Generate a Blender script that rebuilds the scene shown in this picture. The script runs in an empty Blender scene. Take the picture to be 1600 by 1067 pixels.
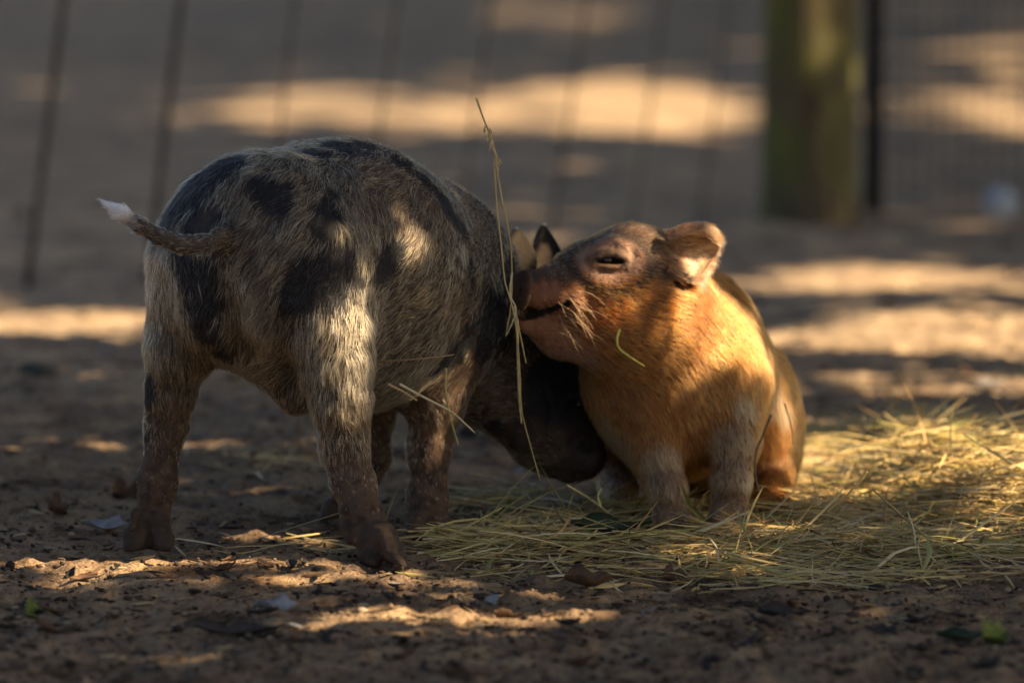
import bpy, math, random
import numpy as np
from mathutils import Vector, Matrix
from mathutils.bvhtree import BVHTree
from mathutils.kdtree import KDTree

random.seed(7)
RNG = np.random.default_rng(7)
S = bpy.context.scene
R = math.radians

# ------------------------------------------------------------------ camera
CAM_H, PITCH, FPX = 0.586, R(5.70), 7600.0        # lens in pixels of a 1600 px wide frame
cam_d = bpy.data.cameras.new('camera')
cam_d.sensor_width = 36.0
cam_d.lens = FPX / 1600.0 * 36.0
cam_d.clip_start, cam_d.clip_end = 0.05, 3000.0
cam_d.dof.use_dof = True
cam_d.dof.focus_distance = 4.06
cam_d.dof.aperture_fstop = 4.4
cam_d.dof.aperture_blades = 9
cam = bpy.data.objects.new('camera', cam_d)
S.collection.objects.link(cam)
cam.location = (0, 0, CAM_H)
cam.rotation_euler = (R(90) - PITCH, 0, 0)
S.camera = cam

# ------------------------------------------------------------------ light
SUN_EL, SUN_AZ = R(37), R(-10)        # azimuth from +x (right of the view) towards +y (away)
SUN = np.array([math.cos(SUN_EL) * math.cos(SUN_AZ), math.cos(SUN_EL) * math.sin(SUN_AZ), math.sin(SUN_EL)])
w = bpy.data.worlds.new('World')
S.world = w
w.use_nodes = True
nt = w.node_tree
bg = nt.nodes['Background']
sky = nt.nodes.new('ShaderNodeTexSky')
sky.sky_type = 'NISHITA'
sky.sun_disc = False
sky.sun_elevation = SUN_EL
sky.sun_rotation = math.atan2(SUN[0], SUN[1])
sky.dust_density = 2.5
sky.air_density = 1.0
nt.links.new(sky.outputs[0], bg.inputs[0])
bg.inputs[1].default_value = 0.040
sd = bpy.data.lights.new('sun', 'SUN')
sd.energy = 5.0
sd.angle = R(0.5)
sd.color = (1.0, 0.78, 0.50)
so = bpy.data.objects.new('sun', sd)
S.collection.objects.link(so)
so.rotation_euler = Vector(SUN).to_track_quat('Z', 'Y').to_euler()
S.view_settings.view_transform = 'Standard'
S.view_settings.look = 'None'
S.view_settings.exposure = 1.88
S.view_settings.gamma = 1.0
S.render.engine = 'CYCLES'
S.cycles.use_denoising = True
S.cycles.max_bounces = 6
S.cycles.transparent_max_bounces = 8
S.cycles_curves.subdivisions = 2

# ------------------------------------------------------------------ helpers
CP, SP = math.cos(PITCH), math.sin(PITCH)


def at(px, py, Y):
    """world point seen at photo pixel px, py at ground distance Y"""
    u, v = (px - 800) / FPX, (py - 533.5) / FPX
    ry, rz = CP - v * SP, -SP - v * CP
    t = Y / ry
    return np.array([u * t, Y, CAM_H + rz * t])


def gnd(px, py, z=0.0):
    u, v = (px - 800) / FPX, (py - 533.5) / FPX
    ry, rz = CP - v * SP, -SP - v * CP
    t = (z - CAM_H) / rz
    return np.array([u * t, ry * t, z])


def to_px(P):
    P = np.asarray(P)
    d = P - np.array([0, 0, CAM_H])
    f = d[..., 1] * CP - d[..., 2] * SP
    up = d[..., 1] * SP + d[..., 2] * CP
    return 800 + FPX * d[..., 0] / f, 533.5 - FPX * up / f


def pr(rpx, Y):
    return rpx * Y / FPX


def _hash(i, j, k, seed):
    n = (i * 374761393 + j * 668265263 + k * 2147483647 + seed * 1274126177) & 0xFFFFFFFF
    n = ((n ^ (n >> 13)) * 1274126177) & 0xFFFFFFFF
    n = ((n ^ (n >> 16)) * 2246822519) & 0xFFFFFFFF
    return ((n ^ (n >> 15)) & 0xFFFFFF) / float(0xFFFFFF)


def vnoise(p, scale, seed=0):
    """value noise -1..1"""
    q = np.asarray(p, dtype=np.float64) * scale
    i = np.floor(q).astype(np.int64)
    f = q - i
    f = f * f * (3 - 2 * f)
    r = 0
    for a in (0, 1):
        wa = f[:, 0] if a else 1 - f[:, 0]
        for b in (0, 1):
            wb = f[:, 1] if b else 1 - f[:, 1]
            for c in (0, 1):
                wc = f[:, 2] if c else 1 - f[:, 2]
                r = r + wa * wb * wc * _hash(i[:, 0] + a, i[:, 1] + b, i[:, 2] + c, seed)
    return r * 2 - 1


def fbm(p, scale, seed=0, octv=3, gain=0.5):
    r, a = 0, 1.0
    for o in range(octv):
        r = r + a * vnoise(p, scale * 2 ** o, seed + 17 * o)
        a *= gain
    return r


def link(name, data, parent=None):
    o = bpy.data.objects.new(name, data)
    S.collection.objects.link(o)
    if parent:
        o.parent = parent
    return o


def mesh_obj(name, V, F, mat=None, parent=None, smooth=True, sizes=None):
    """F: (n,k) index array, or flat array with sizes"""
    me = bpy.data.meshes.new(name)
    V = np.asarray(V, dtype=np.float32)
    F = np.asarray(F, dtype=np.int32)
    if sizes is None:
        sizes = np.full(len(F), F.shape[1], dtype=np.int32)
    flat = F.ravel()
    me.vertices.add(len(V))
    me.vertices.foreach_set('co', V.ravel())
    me.loops.add(len(flat))
    me.loops.foreach_set('vertex_index', flat)
    me.polygons.add(len(sizes))
    st = np.concatenate([[0], np.cumsum(sizes)[:-1]]).astype(np.int32)
    me.polygons.foreach_set('loop_start', st)
    if smooth:
        me.polygons.foreach_set('use_smooth', np.ones(len(sizes), dtype=bool))
    me.update(calc_edges=True)
    if mat:
        me.materials.append(mat)
    return link(name, me, parent)


def color_attr(o, name, C):
    C = np.asarray(C, dtype=np.float32)
    if C.shape[1] == 3:
        C = np.concatenate([C, np.ones((len(C), 1), np.float32)], 1)
    a = o.data.attributes.new(name, 'FLOAT_COLOR', 'POINT')
    a.data.foreach_set('color', C.ravel())


def thing(name, label, cat, loc=(0, 0, 0), group=None):
    o = bpy.data.objects.new(name, None)
    S.collection.objects.link(o)
    o.location = loc
    o.empty_display_size = 0.05
    return tag(o, label, cat, group)


def tag(o, label=None, cat=None, group=None, kind=None):
    if label:
        o['label'] = label
    if cat:
        o['category'] = cat
    if group:
        o['group'] = group
    if kind:
        o['kind'] = kind
    return o


def unit(v):
    v = np.asarray(v, dtype=float)
    return v / np.maximum(np.linalg.norm(v, axis=-1, keepdims=True), 1e-9)


class NB:
    """tiny node-tree writer"""
    def __init__(self, name):
        self.m = bpy.data.materials.new(name)
        self.m.use_nodes = True
        self.t = self.m.node_tree
        self.t.nodes.clear()
        self.out = self.n('ShaderNodeOutputMaterial')

    def n(self, kind, **kw):
        nd = self.t.nodes.new(kind)
        for k, v in kw.items():
            setattr(nd, k, v)
        return nd

    def l(self, a, b):
        self.t.links.new(a, b)

    def noise(self, scale, detail=4, rough=0.55, vec=None):
        nd = self.n('ShaderNodeTexNoise')
        nd.inputs['Scale'].default_value = scale
        nd.inputs['Detail'].default_value = detail
        nd.inputs['Roughness'].default_value = rough
        if vec is not None:
            self.l(vec, nd.inputs['Vector'])
        return nd

    def ramp(self, src, stops):
        nd = self.n('ShaderNodeValToRGB')
        while len(nd.color_ramp.elements) < len(stops):
            nd.color_ramp.elements.new(0.5)
        for e, (p, c) in zip(nd.color_ramp.elements, stops):
            e.position = p
            e.color = (c, c, c, 1) if isinstance(c, (int, float)) else (*c, 1)
        self.l(src, nd.inputs[0])
        return nd

    def mix(self, fac, a, b, mode='MIX'):
        nd = self.n('ShaderNodeMix', data_type='RGBA', blend_type=mode)
        for s, v in ((nd.inputs[0], fac), (nd.inputs[6], a), (nd.inputs[7], b)):
            if isinstance(v, (int, float)):
                s.default_value = v
            elif isinstance(v, tuple):
                s.default_value = (*v, 1)
            else:
                self.l(v, s)
        return nd.outputs[2]

    def principled(self, color, rough=0.8, bump=None, strength=0.3, dist=0.002, spec=0.3):
        b = self.n('ShaderNodeBsdfPrincipled')
        if isinstance(color, tuple):
            b.inputs['Base Color'].default_value = (*color, 1)
        else:
            self.l(color, b.inputs['Base Color'])
        b.inputs['Roughness'].default_value = rough
        b.inputs['Specular IOR Level'].default_value = spec
        if bump is not None:
            bp = self.n('ShaderNodeBump')
            bp.inputs['Strength'].default_value = strength
            bp.inputs['Distance'].default_value = dist
            self.l(bump, bp.inputs['Height'])
            self.l(bp.outputs[0], b.inputs['Normal'])
        self.l(b.outputs[0], self.out.inputs[0])
        return b

    def pos(self):
        return self.n('ShaderNodeNewGeometry').outputs['Position']

    def attr(self, name):
        return self.n('ShaderNodeAttribute', attribute_name=name).outputs['Color']


def tube(path, radii, seg=10, cap=True):
    """swept tube -> V, quad faces (caps as degenerate-free fans of quads are skipped: ends taper)"""
    path = np.asarray(path, float)
    n = len(path)
    radii = np.broadcast_to(np.asarray(radii, float), (n,))
    T = unit(np.gradient(path, axis=0))
    ref = np.array([0.0, 0, 1]) if abs(T[0, 2]) < 0.9 else np.array([1.0, 0, 0])
    A = unit(np.cross(T, ref))
    B = np.cross(T, A)
    th = np.linspace(0, 2 * math.pi, seg, endpoint=False)
    V = path[:, None] + radii[:, None, None] * (np.cos(th)[None, :, None] * A[:, None] + np.sin(th)[None, :, None] * B[:, None])
    V = V.reshape(-1, 3)
    F = []
    for i in range(n - 1):
        for j in range(seg):
            k = (j + 1) % seg
            F.append((i * seg + j, i * seg + k, (i + 1) * seg + k, (i + 1) * seg + j))
    sizes = [4] * len(F)
    F = [x for f in F for x in f]
    if cap:
        F += list(range(seg - 1, -1, -1)) + [(n - 1) * seg + j for j in range(seg)]
        sizes += [seg, seg]
    return V, np.array(F), np.array(sizes)


def join_tubes(lst):
    Vs, Fs, Ss, o = [], [], [], 0
    for V, F, s in lst:
        Vs.append(V); Fs.append(F + o); Ss.append(s); o += len(V)
    return np.concatenate(Vs), np.concatenate(Fs), np.concatenate(Ss)


def smooth_path(pts, n):
    """Catmull-Rom through points"""
    P = np.asarray(pts, float)
    P = np.vstack([2 * P[0] - P[1], P, 2 * P[-1] - P[-2]])
    m = len(P) - 3
    out = []
    for t in np.linspace(0, m - 1e-6, n):
        i = int(t); f = t - i
        a, b, c, d = P[i:i + 4]
        out.append(0.5 * (2 * b + (c - a) * f + (2 * a - 5 * b + 4 * c - d) * f * f + (3 * b - a - 3 * c + d) * f ** 3))
    return np.array(out)

# ------------------------------------------------------------------ ground
def spaced(lo, hi, fine_lo, fine_hi, step, growth):
    c = list(np.arange(fine_lo, fine_hi + step, step))
    s, x = step, c[-1]
    while x < hi:
        s *= growth; x += s; c.append(x)
    s, x = step, c[0]
    while x > lo:
        s *= growth; x -= s; c.insert(0, x)
    return np.array(c)


def ground_height(x, y):
    P = np.stack([x, y, np.zeros_like(x)], 1)
    fine = np.clip(1.5 - np.abs(y - 4.2) / 3.0, 0, 1) * np.clip(2.0 - np.abs(x), 0, 1)
    h = 0.006 * fbm(P, 7, 3, 3) + 0.02 * fbm(P, 1.1, 9, 2) * np.clip((np.abs(y - 4.2) - 0.6) / 2, 0, 1)
    c = vnoise(P, 45, 21)
    h = h + fine * (0.0034 * fbm(P, 42, 5, 3, 0.7) + 0.0040 * np.clip(c - 0.2, 0, 1))
    return h - 0.003


def build_ground():
    xs = spaced(-400, 400, -0.62, 0.62, 0.0056, 1.07)
    ys = spaced(-200, 900, 3.3, 4.7, 0.0058, 1.02)
    X, Y = np.meshgrid(xs, ys, indexing='ij')
    Z = ground_height(X.ravel(), Y.ravel())
    V = np.stack([X.ravel(), Y.ravel(), Z], 1)
    nx, ny = len(xs), len(ys)
    idx = np.arange(nx * ny).reshape(nx, ny)
    F = np.stack([idx[:-1, :-1], idx[1:, :-1], idx[1:, 1:], idx[:-1, 1:]], -1).reshape(-1, 4)
    b = NB('sandy_dirt')
    p = b.pos()
    big = b.noise(1.7, 4, 0.6, p)
    mid = b.noise(14, 5, 0.65, p)
    fin = b.noise(150, 4, 0.7, p)
    c1 = b.ramp(mid.outputs[0], [(0.28, (0.10, 0.07, 0.05)), (0.42, (0.28, 0.20, 0.135)), (0.58, (0.41, 0.30, 0.185)), (0.8, (0.50, 0.385, 0.25))])
    c2 = b.ramp(fin.outputs[0], [(0.33, (0.35, 0.31, 0.28)), (0.48, (1, 1, 1)), (0.75, (1.2, 1.18, 1.15))])
    c = b.mix(0.85, c1.outputs[0], c2.outputs[0], 'MULTIPLY')
    soil = b.noise(8, 5, 0.75, p)
    sr = b.ramp(soil.outputs[0], [(0.36, (0.38, 0.34, 0.32)), (0.50, (1, 1, 1))])
    c = b.mix(0.85, c, sr.outputs[0], 'MULTIPLY')
    c3 = b.ramp(big.outputs[0], [(0.35, (0.72, 0.72, 0.74)), (0.65, (1.1, 1.05, 1.0))])
    c = b.mix(1.0, c, c3.outputs[0], 'MULTIPLY')
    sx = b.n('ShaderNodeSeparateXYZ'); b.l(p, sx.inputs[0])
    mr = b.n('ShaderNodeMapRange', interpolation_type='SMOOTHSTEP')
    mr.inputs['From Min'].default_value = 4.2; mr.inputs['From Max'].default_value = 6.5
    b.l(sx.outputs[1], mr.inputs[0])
    # canopy's uneven fill light put into the colour: near ground darker, far ground paler
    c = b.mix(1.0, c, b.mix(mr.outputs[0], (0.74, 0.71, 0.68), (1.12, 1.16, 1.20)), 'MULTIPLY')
    hh = b.n('ShaderNodeMath', operation='ADD')
    b.l(fin.outputs[0], hh.inputs[0]); b.l(mid.outputs[0], hh.inputs[1])
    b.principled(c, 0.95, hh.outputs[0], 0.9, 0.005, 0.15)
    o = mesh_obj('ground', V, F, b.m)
    tag(o, 'bare sandy dirt of the pig pen', None, None, 'structure')
    return o


build_ground()


def gz(x, y):
    return float(ground_height(np.array([x]), np.array([y]))[0])


def icosphere(sub=1):
    import bmesh
    bm = bmesh.new()
    bmesh.ops.create_icosphere(bm, subdivisions=sub, radius=1)
    V = np.array([v.co[:] for v in bm.verts])
    F = np.array([[v.index for v in f.verts] for f in bm.faces])
    bm.free()
    return V, F

# ------------------------------------------------------------------ fence at the back
wire_b = NB('dark_wire')
wn = wire_b.noise(60, 3, 0.5, wire_b.pos())
wire_b.principled(wire_b.ramp(wn.outputs[0], [(0.3, (0.03, 0.027, 0.025)), (0.7, (0.075, 0.062, 0.05))]).outputs[0], 0.7)
M_WIRE = wire_b.m
FA, FB = gnd(40, 436), gnd(1350, 326)
LEAN = np.array([0.137, 0.0, 1.0])


def fence_pt(px):
    lo, hi = 0.0, 1.0
    t = (px - 40) / 1310.0
    a, c = FA, FB
    # image line -> ground point
    return gnd(px, 436 + (326 - 436) * t)


def build_fence():
    f = thing('wire_fence', 'slack wire fence with leaning rusty uprights crossing behind the piglets', 'fence', tuple(FA))
    inv = -np.array(FA)
    bases = [-118, 40, 228, 412, 572, 716, 862, 984, 1090]
    for i, px in enumerate(bases):
        b0 = fence_pt(px)
        r = 0.0050 if i < 3 else 0.0023
        ln = LEAN * (1.0 if i < 5 else 0.75)
        P = [b0 + ln * z + np.array([0.004 * math.sin(3 * z + i), 0, 0]) + inv for z in np.linspace(-0.02, 1.15, 9)]
        V, F, s = tube(P, r, 8)
        mesh_obj('wire_upright', V, F, M_WIRE, f, True, s)
    for z in (0.62, 0.82, 1.02, 1.14):
        P = []
        for px in np.linspace(-200, 1345, 24):
            P.append(fence_pt(px) + LEAN * z + inv + np.array([0, 0, -0.01 * math.sin(px * 0.02)]))
        V, F, s = tube(P, 0.0014, 6)
        mesh_obj('wire_strand', V, F, M_WIRE, f, True, s)
    # finer netting to the right of the posts
    n = thing('mesh_netting', 'fine grey wire netting stretched right of the dark metal post', 'fence', tuple(gnd(1372, 326)))
    inv2 = -gnd(1372, 326)
    tubes = []
    A, B = gnd(1372, 324), gnd(1372, 324) + np.array([1.5, 0.12, 0])
    k = 62
    for i in range(k):
        b0 = A + (B - A) * i / (k - 1)
        tubes.append(tube([b0 + inv2 + np.array([0, 0, z]) for z in (0.0, 0.4, 0.8, 1.1)], 0.0011, 5))
    for z in np.arange(0.05, 1.1, 0.05):
        tubes.append(tube([A + (B - A) * t + inv2 + np.array([0, 0.0022, z]) for t in (0, 0.5, 1)], 0.001, 5))
    V, F, s = join_tubes(tubes)
    mesh_obj('wire_netting', V, F, M_WIRE, n, True, s)

build_fence()


def build_posts():
    b = NB('mossy_wood')
    p = b.pos()
    mp = b.n('ShaderNodeMapping')
    mp.inputs['Scale'].default_value = (1, 1, 0.12)
    b.l(p, mp.inputs[0])
    gr = b.noise(60, 5, 0.6, mp.outputs[0])
    ms = b.noise(9, 4, 0.6, p)
    wood = b.ramp(gr.outputs[0], [(0.3, (0.05, 0.036, 0.02)), (0.7, (0.15, 0.115, 0.06))]).outputs[0]
    moss = b.ramp(gr.outputs[0], [(0.3, (0.075, 0.08, 0.02)), (0.7, (0.20, 0.19, 0.05))]).outputs[0]
    fac = b.ramp(ms.outputs[0], [(0.38, 0.0), (0.6, 1.0)]).outputs[0]
    b.principled(b.mix(fac, wood, moss), 0.9, gr.outputs[0], 0.7, 0.004)
    base = gnd(1263, 333)
    seg, rows = 40, 40
    r0 = pr(73, base[1])
    V = []
    for i in range(rows + 1):
        z = -0.03 + i / rows * 1.38
        rr = r0 * (1 + 0.10 * math.exp(-max(z, 0) / 0.03)) * (1.0 if i < rows - 1 else (0.97 if i == rows - 1 else 0.9))
        for j in range(seg):
            th = 2 * math.pi * j / seg
            q = rr * (1 + 0.03 * math.sin(3 * th + 1 + z) + 0.015 * math.sin(7 * th + 2.1 * z) + 0.012 * math.sin(13 * th + 5 * z))
            V.append((q * math.cos(th), q * math.sin(th), z))
    F, sz = [], []
    for i in range(rows):
        for j in range(seg):
            k = (j + 1) % seg
            F += [i * seg + j, i * seg + k, (i + 1) * seg + k, (i + 1) * seg + j]; sz.append(4)
    F += [rows * seg + j for j in range(seg)]; sz.append(seg)
    o = mesh_obj('wooden_fence_post', V, np.array(F), b.m, None, True, np.array(sz))
    o.location = tuple(base)
    tag(o, 'thick round wooden post, mossy green, standing behind the ginger piglet', 'post')
    # steel T post
    mb = NB('dark_steel')
    mb.principled((0.018, 0.017, 0.017), 0.6)
    base = gnd(1364, 322)
    prof = [(-0.015, -0.004), (0.015, -0.004), (0.015, 0.0), (0.003, 0.001), (0.003, 0.026), (-0.003, 0.026), (-0.003, 0.001), (-0.015, 0.0)]
    V, F, sz = [], [], []
    for z in (-0.05, 1.3):
        V += [(x, y, z) for x, y in prof]
    m = len(prof)
    for j in range(m):
        k = (j + 1) % m
        F += [j, k, k + m, j + m]; sz.append(4)
    F += list(range(m - 1, -1, -1)) + list(range(m, 2 * m)); sz += [m, m]
    V = [tuple(v) for v in V]
    for i in range(22):
        z = 0.08 + i * 0.055
        o0 = len(V)
        V += [(-0.006, -0.009, z), (0.006, -0.009, z), (0.006, -0.009, z + 0.014), (-0.006, -0.009, z + 0.014),
              (-0.006, -0.0041, z - 0.002), (0.006, -0.0041, z - 0.002), (0.006, -0.0041, z + 0.018), (-0.006, -0.0041, z + 0.018)]
        for q in ((0, 1, 2, 3), (0, 4, 5, 1), (1, 5, 6, 2), (2, 6, 7, 3), (3, 7, 4, 0)):
            F += [o0 + a for a in q]; sz.append(4)
    o = mesh_obj('metal_fence_post', V, np.array(F), mb.m, None, False, np.array(sz))
    o.location = tuple(base)
    tag(o, 'thin black steel post right beside the mossy wooden post', 'post')
    # pale lump
    V, F = icosphere(3)
    V = V * np.array([0.028, 0.026, 0.03]) * (1 + 0.08 * fbm(V, 1.6, 4))[:, None]
    sb = NB('pale_stone')
    sn = sb.noise(90, 4, 0.6, sb.pos())
    sb.principled(sb.ramp(sn.outputs[0], [(0.3, (0.26, 0.30, 0.34)), (0.7, (0.38, 0.42, 0.47))]).outputs[0], 0.8, sn.outputs[0], 0.4)
    o = mesh_obj('pale_stone', V, F, sb.m)
    g = gnd(1563, 343)
    o.location = (g[0], g[1], 0.024)
    tag(o, 'pale rounded stone lying at the foot of the fine netting', 'stone')


build_posts()

# ------------------------------------------------------------------ unseen trees to the right shade the pen; leaf gaps shaped to place sun spots
# sunlit openings on the ground: photo px, py, half width, half height, share of leaves missing
OPEN_G = [
    (740, 180, 460, 34, .95), (1010, 168, 200, 50, 1.0), (300, 180, 90, 22, .7), (480, 116, 210, 11, .5), (890, 25, 130, 32, .8),
    (1470, 165, 110, 26, .9), (1580, 85, 60, 30, .9), (1440, 85, 80, 16, .6), (130, 152, 190, 18, .62), (1585, 170, 50, 40, 1.0),
    (900, 350, 110, 24, .6), (90, 490, 170, 24, 1), (200, 500, 40, 18, 1), (0, 470, 60, 14, .8),
    (1380, 440, 290, 30, 1), (1380, 522, 280, 24, 1.0), (1480, 490, 200, 12, .6), (1420, 592, 240, 18, .9), (1330, 660, 120, 8, .8), (1560, 650, 90, 8, .5),
    (1450, 385, 130, 18, .6), (1230, 500, 120, 40, .55), (1400, 480, 260, 80, .6), (1420, 600, 250, 50, .35), (700, 330, 100, 20, .5), (600, 120, 300, 12, .4), (1500, 560, 160, 8, .6),
    (420, 690, 130, 6, .7), (330, 620, 60, 5, .5), (100, 690, 110, 7, .6), (110, 590, 80, 8, .4), (340, 580, 60, 7, .4), (80, 770, 70, 7, .5), (390, 818, 55, 6, .8),
    (330, 897, 300, 9, .85), (640, 905, 130, 12, .5), (620, 958, 160, 12, 1.0), (740, 985, 110, 14, .7), (820, 915, 190, 16, .6), (860, 965, 120, 12, .6),
    (260, 1015, 90, 8, .6), (960, 1040, 60, 6, .4), (1010, 900, 180, 12, .5),
    (1470, 745, 220, 48, 1.0), (1275, 750, 80, 30, .85), (1330, 790, 120, 22, .7), (1560, 820, 80, 20, .9), (1250, 850, 140, 14, .75), (1080, 880, 120, 10, .6), (1420, 855, 120, 12, .5), 
]
# sunlit spots on the animals: photo px, py, distance, radius in px, share
OPEN_P = [
    (556, 490, 4.01, 22, .9), (550, 530, 4.01, 32, 1), (558, 570, 3.98, 34, 1), (552, 625, 3.99, 32, 1), (540, 668, 3.99, 24, .9), (550, 470, 3.98, 22, .6),
    (528, 285, 4.02, 5, .6), (545, 330, 4.02, 7, .75), (562, 375, 4.03, 9, .8), (575, 410, 4.04, 6, .7), (590, 450, 4.06, 16, .4),
    (638, 325, 4.09, 8, .65), (652, 370, 4.1, 14, .7), (660, 430, 4.1, 24, .45), (600, 510, 4.08, 44, .35), (690, 480, 4.1, 45, .35), (640, 560, 4.08, 50, .25), (560, 230, 4.1, 30, .2), (690, 290, 4.15, 14, .35), (740, 350, 4.2, 20, .25),
    
    (815, 395, 4.30, 26, .75), (846, 404, 4.34, 18, .7), (560, 760, 4.0, 28, .45), (600, 850, 3.97, 30, .35),
    (1150, 452, 4.32, 22, 1), (1325, 100, 7.96, 60, .5), (1325, 240, 7.96, 60, .35), (1120, 448, 4.2, 36, 1), (1140, 480, 4.22, 52, 1), (1165, 530, 4.25, 50, 1), (1190, 590, 4.28, 40, .95), (1080, 490, 4.19, 26, .7), (1100, 545, 4.2, 26, .3), (1225, 640, 4.33, 12, 1), (1238, 700, 4.34, 10, 1), (1234, 775, 4.30, 14, 1),
    (1003, 484, 4.15, 22, .9), (972, 472, 4.16, 22, .95), (925, 475, 4.17, 14, .75), (960, 520, 4.16, 14, .4), (1005, 510, 4.15, 22, .6), (950, 500, 4.15, 22, .5), (900, 480, 4.15, 16, .55), (885, 452, 4.17, 9, .75), (845, 450, 4.17, 6, .5),
    (1098, 402, 4.22, 24, 1), 
]


def leaf_mesh(name, C, size, rng, mat, parent):
    """C: centres; every leaf a folded pointed blade turned roughly across the sun"""
    n = len(C)
    e1 = unit(np.cross(SUN, [0, 0, 1.0])); e2 = np.cross(SUN, e1)
    th = rng.uniform(0, 2 * math.pi, n)
    ax = np.cos(th)[:, None] * e1 + np.sin(th)[:, None] * e2 + rng.normal(0, .3, (n, 3))
    ax = unit(ax)
    nrm = unit(SUN + rng.normal(0, .35, (n, 3)))
    sd_ = unit(np.cross(nrm, ax)); nrm = np.cross(ax, sd_)
    L = size * rng.uniform(.75, 1.3, n)[:, None]; W = L * rng.uniform(.26, .36, n)[:, None]
    P = [C - ax * L * .5, C - ax * L * .15 + sd_ * W + nrm * W * .3, C + ax * L * .2 + sd_ * W * .8 + nrm * W * .3, C + ax * L * .55,
         C + ax * L * .2 - sd_ * W * .8 + nrm * W * .3, C - ax * L * .15 - sd_ * W + nrm * W * .3]
    V = np.stack(P, 1).reshape(-1, 3)
    b = np.arange(n)[:, None] * 6
    F = np.concatenate([b + np.array([[0, 1, 2, 3]]), b + np.array([[0, 3, 4, 5]])], 0)
    return mesh_obj(name, V, F, mat, parent, True)


lb = NB('tree_leaf')
ln_ = lb.noise(8, 3, 0.5, lb.pos())
lb.principled(lb.ramp(ln_.outputs[0], [(0.3, (0.035, 0.055, 0.015)), (0.7, (0.08, 0.11, 0.03))]).outputs[0], 0.55)
bk = NB('bark')
bkn = bk.noise(18, 5, 0.6, bk.pos())
bk.principled(bk.ramp(bkn.outputs[0], [(0.3, (0.035, 0.028, 0.02)), (0.7, (0.14, 0.11, 0.08))]).outputs[0], 0.95, bkn.outputs[0], 0.8, 0.01)


def keep_mask(C, rng, margin, leaf):
    """True where a leaf shades what lies below it along the sun"""
    t = C[:, 2] / SUN[2]
    G = C - SUN * t[:, None]
    px, py = to_px(G)
    miss = (0.03 + 0.27 * np.clip((px - 250) / 700, 0, 1)) * np.clip((600 - py) / 120, 0, 1)
    miss = miss * np.clip(1.2 + 0.9 * vnoise(G * np.array([.5, 1, 1]), 2.2, 70), 0, 3)
    wob = 0.25 * vnoise(G * np.array([1, .45, 1]), 7, 77) + 0.25 * vnoise(G * np.array([1, .6, 1]), 24, 78)
    for (cx, cy, rx, ry, s) in OPEN_G:
        Yc = gnd(cx, cy)[1]
        rx = rx + FPX * leaf * .4 / Yc; ry = ry + FPX * CAM_H / Yc ** 2 * leaf * .4
        q = np.sqrt(((px - cx) / rx) ** 2 + ((py - cy) / ry) ** 2) * (1 + wob)
        miss = np.maximum(miss, s * np.clip((1.12 - q) * 5 if Yc < 6 else (1.30 - q) * 2.1, 0, 1))
    for (cx, cy, Y, rp, s) in OPEN_P:
        P = at(cx, cy, Y); r = pr(rp, Y) + margin
        d = P - C
        d = d - SUN * (d @ SUN)[:, None]
        q = np.linalg.norm(d, axis=1) / r
        miss = np.maximum(miss, s * np.clip((1.15 - q) * 3, 0, 1))
    return rng.uniform(0, 1, len(C)) > miss


def tree(label, trunk, limbs, n, box, tr, size, margin, seed, layers=1):
    rng = np.random.default_rng(seed)
    t = thing('shade_tree', label, 'tree', (trunk[0], trunk[1], 0), 'shade trees right of the pen')
    base = np.array([trunk[0], trunk[1], 0.0])
    tb = [tube(smooth_path([(0, 0, -.1), (.02, .03, trunk[2] * .5), (-.03, 0, trunk[2])], 10), np.linspace(trunk[3], trunk[3] * .7, 10), 14)]
    for e in limbs:
        e = np.array(e) - base
        st = np.array([-.03, 0, trunk[2] * .96])
        mid = (st + e) / 2 + np.array([0, 0, .25])
        tb.append(tube(smooth_path([st, mid, e], 9), np.linspace(trunk[3] * .5, .012, 9), 8))
    V, F, s = join_tubes(tb)
    mesh_obj('trunk', V, F, bk.m, t, True, s)
    x = rng.uniform(box[0], box[1], n); y = rng.uniform(box[2], box[3], n)
    G = np.stack([x, y, np.zeros(n)], 1)
    C = G + SUN * rng.uniform(tr[0], tr[1], n)[:, None]
    C = C[keep_mask(C, rng, margin, size)]
    leaf_mesh('crown', C - base, size, rng, lb.m, t)


tree('unseen low spreading tree over the hay, leaf gaps shaped to dapple the piglets', (2.9, 3.2, 1.25, .07), [(1.6, 2.9, 1.3), (2.9, 4.6, 2.0), (2.4, 2.7, 1.6), (2.8, 5.3, 1.9)], 42000, (-1.4, .95, 2.9, 6.2), (2.1, 2.8), .046, .019, 11)
tree('unseen nearest tall tree right of the fence, leaf gaps shaped for sun patches', (7.2, 7.4, 3.4, .14), [(5.0, 6.5, 3.4), (5.6, 8.6, 3.5), (4.2, 7.8, 3.3), (6.5, 9.6, 3.6)], 24000, (-2.2, 3.2, 6.0, 10.0), (4.6, 6.0), .11, .02, 12)
tree('unseen second tall tree beyond the fence, leaf gaps shaped for sun bands', (9.5, 13.5, 4.2, .17), [(6.5, 12, 4.2), (7.5, 14.5, 4.3), (5.2, 13, 4.0), (8.6, 11.2, 4.3)], 24000, (-3.2, 4.2, 9.8, 15.5), (6.2, 8.0), .16, .03, 13)
tree('unseen farthest tall tree beyond the fence, leaf gaps shaped for sun bands', (11, 20, 4.6, .19), [(8, 18, 4.6), (9, 21.5, 4.6), (6.5, 20, 4.4), (9.6, 23, 4.8)], 36000, (-4.2, 5.0, 15.2, 26.0), (6.6, 8.6), .19, .03, 14)

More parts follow.
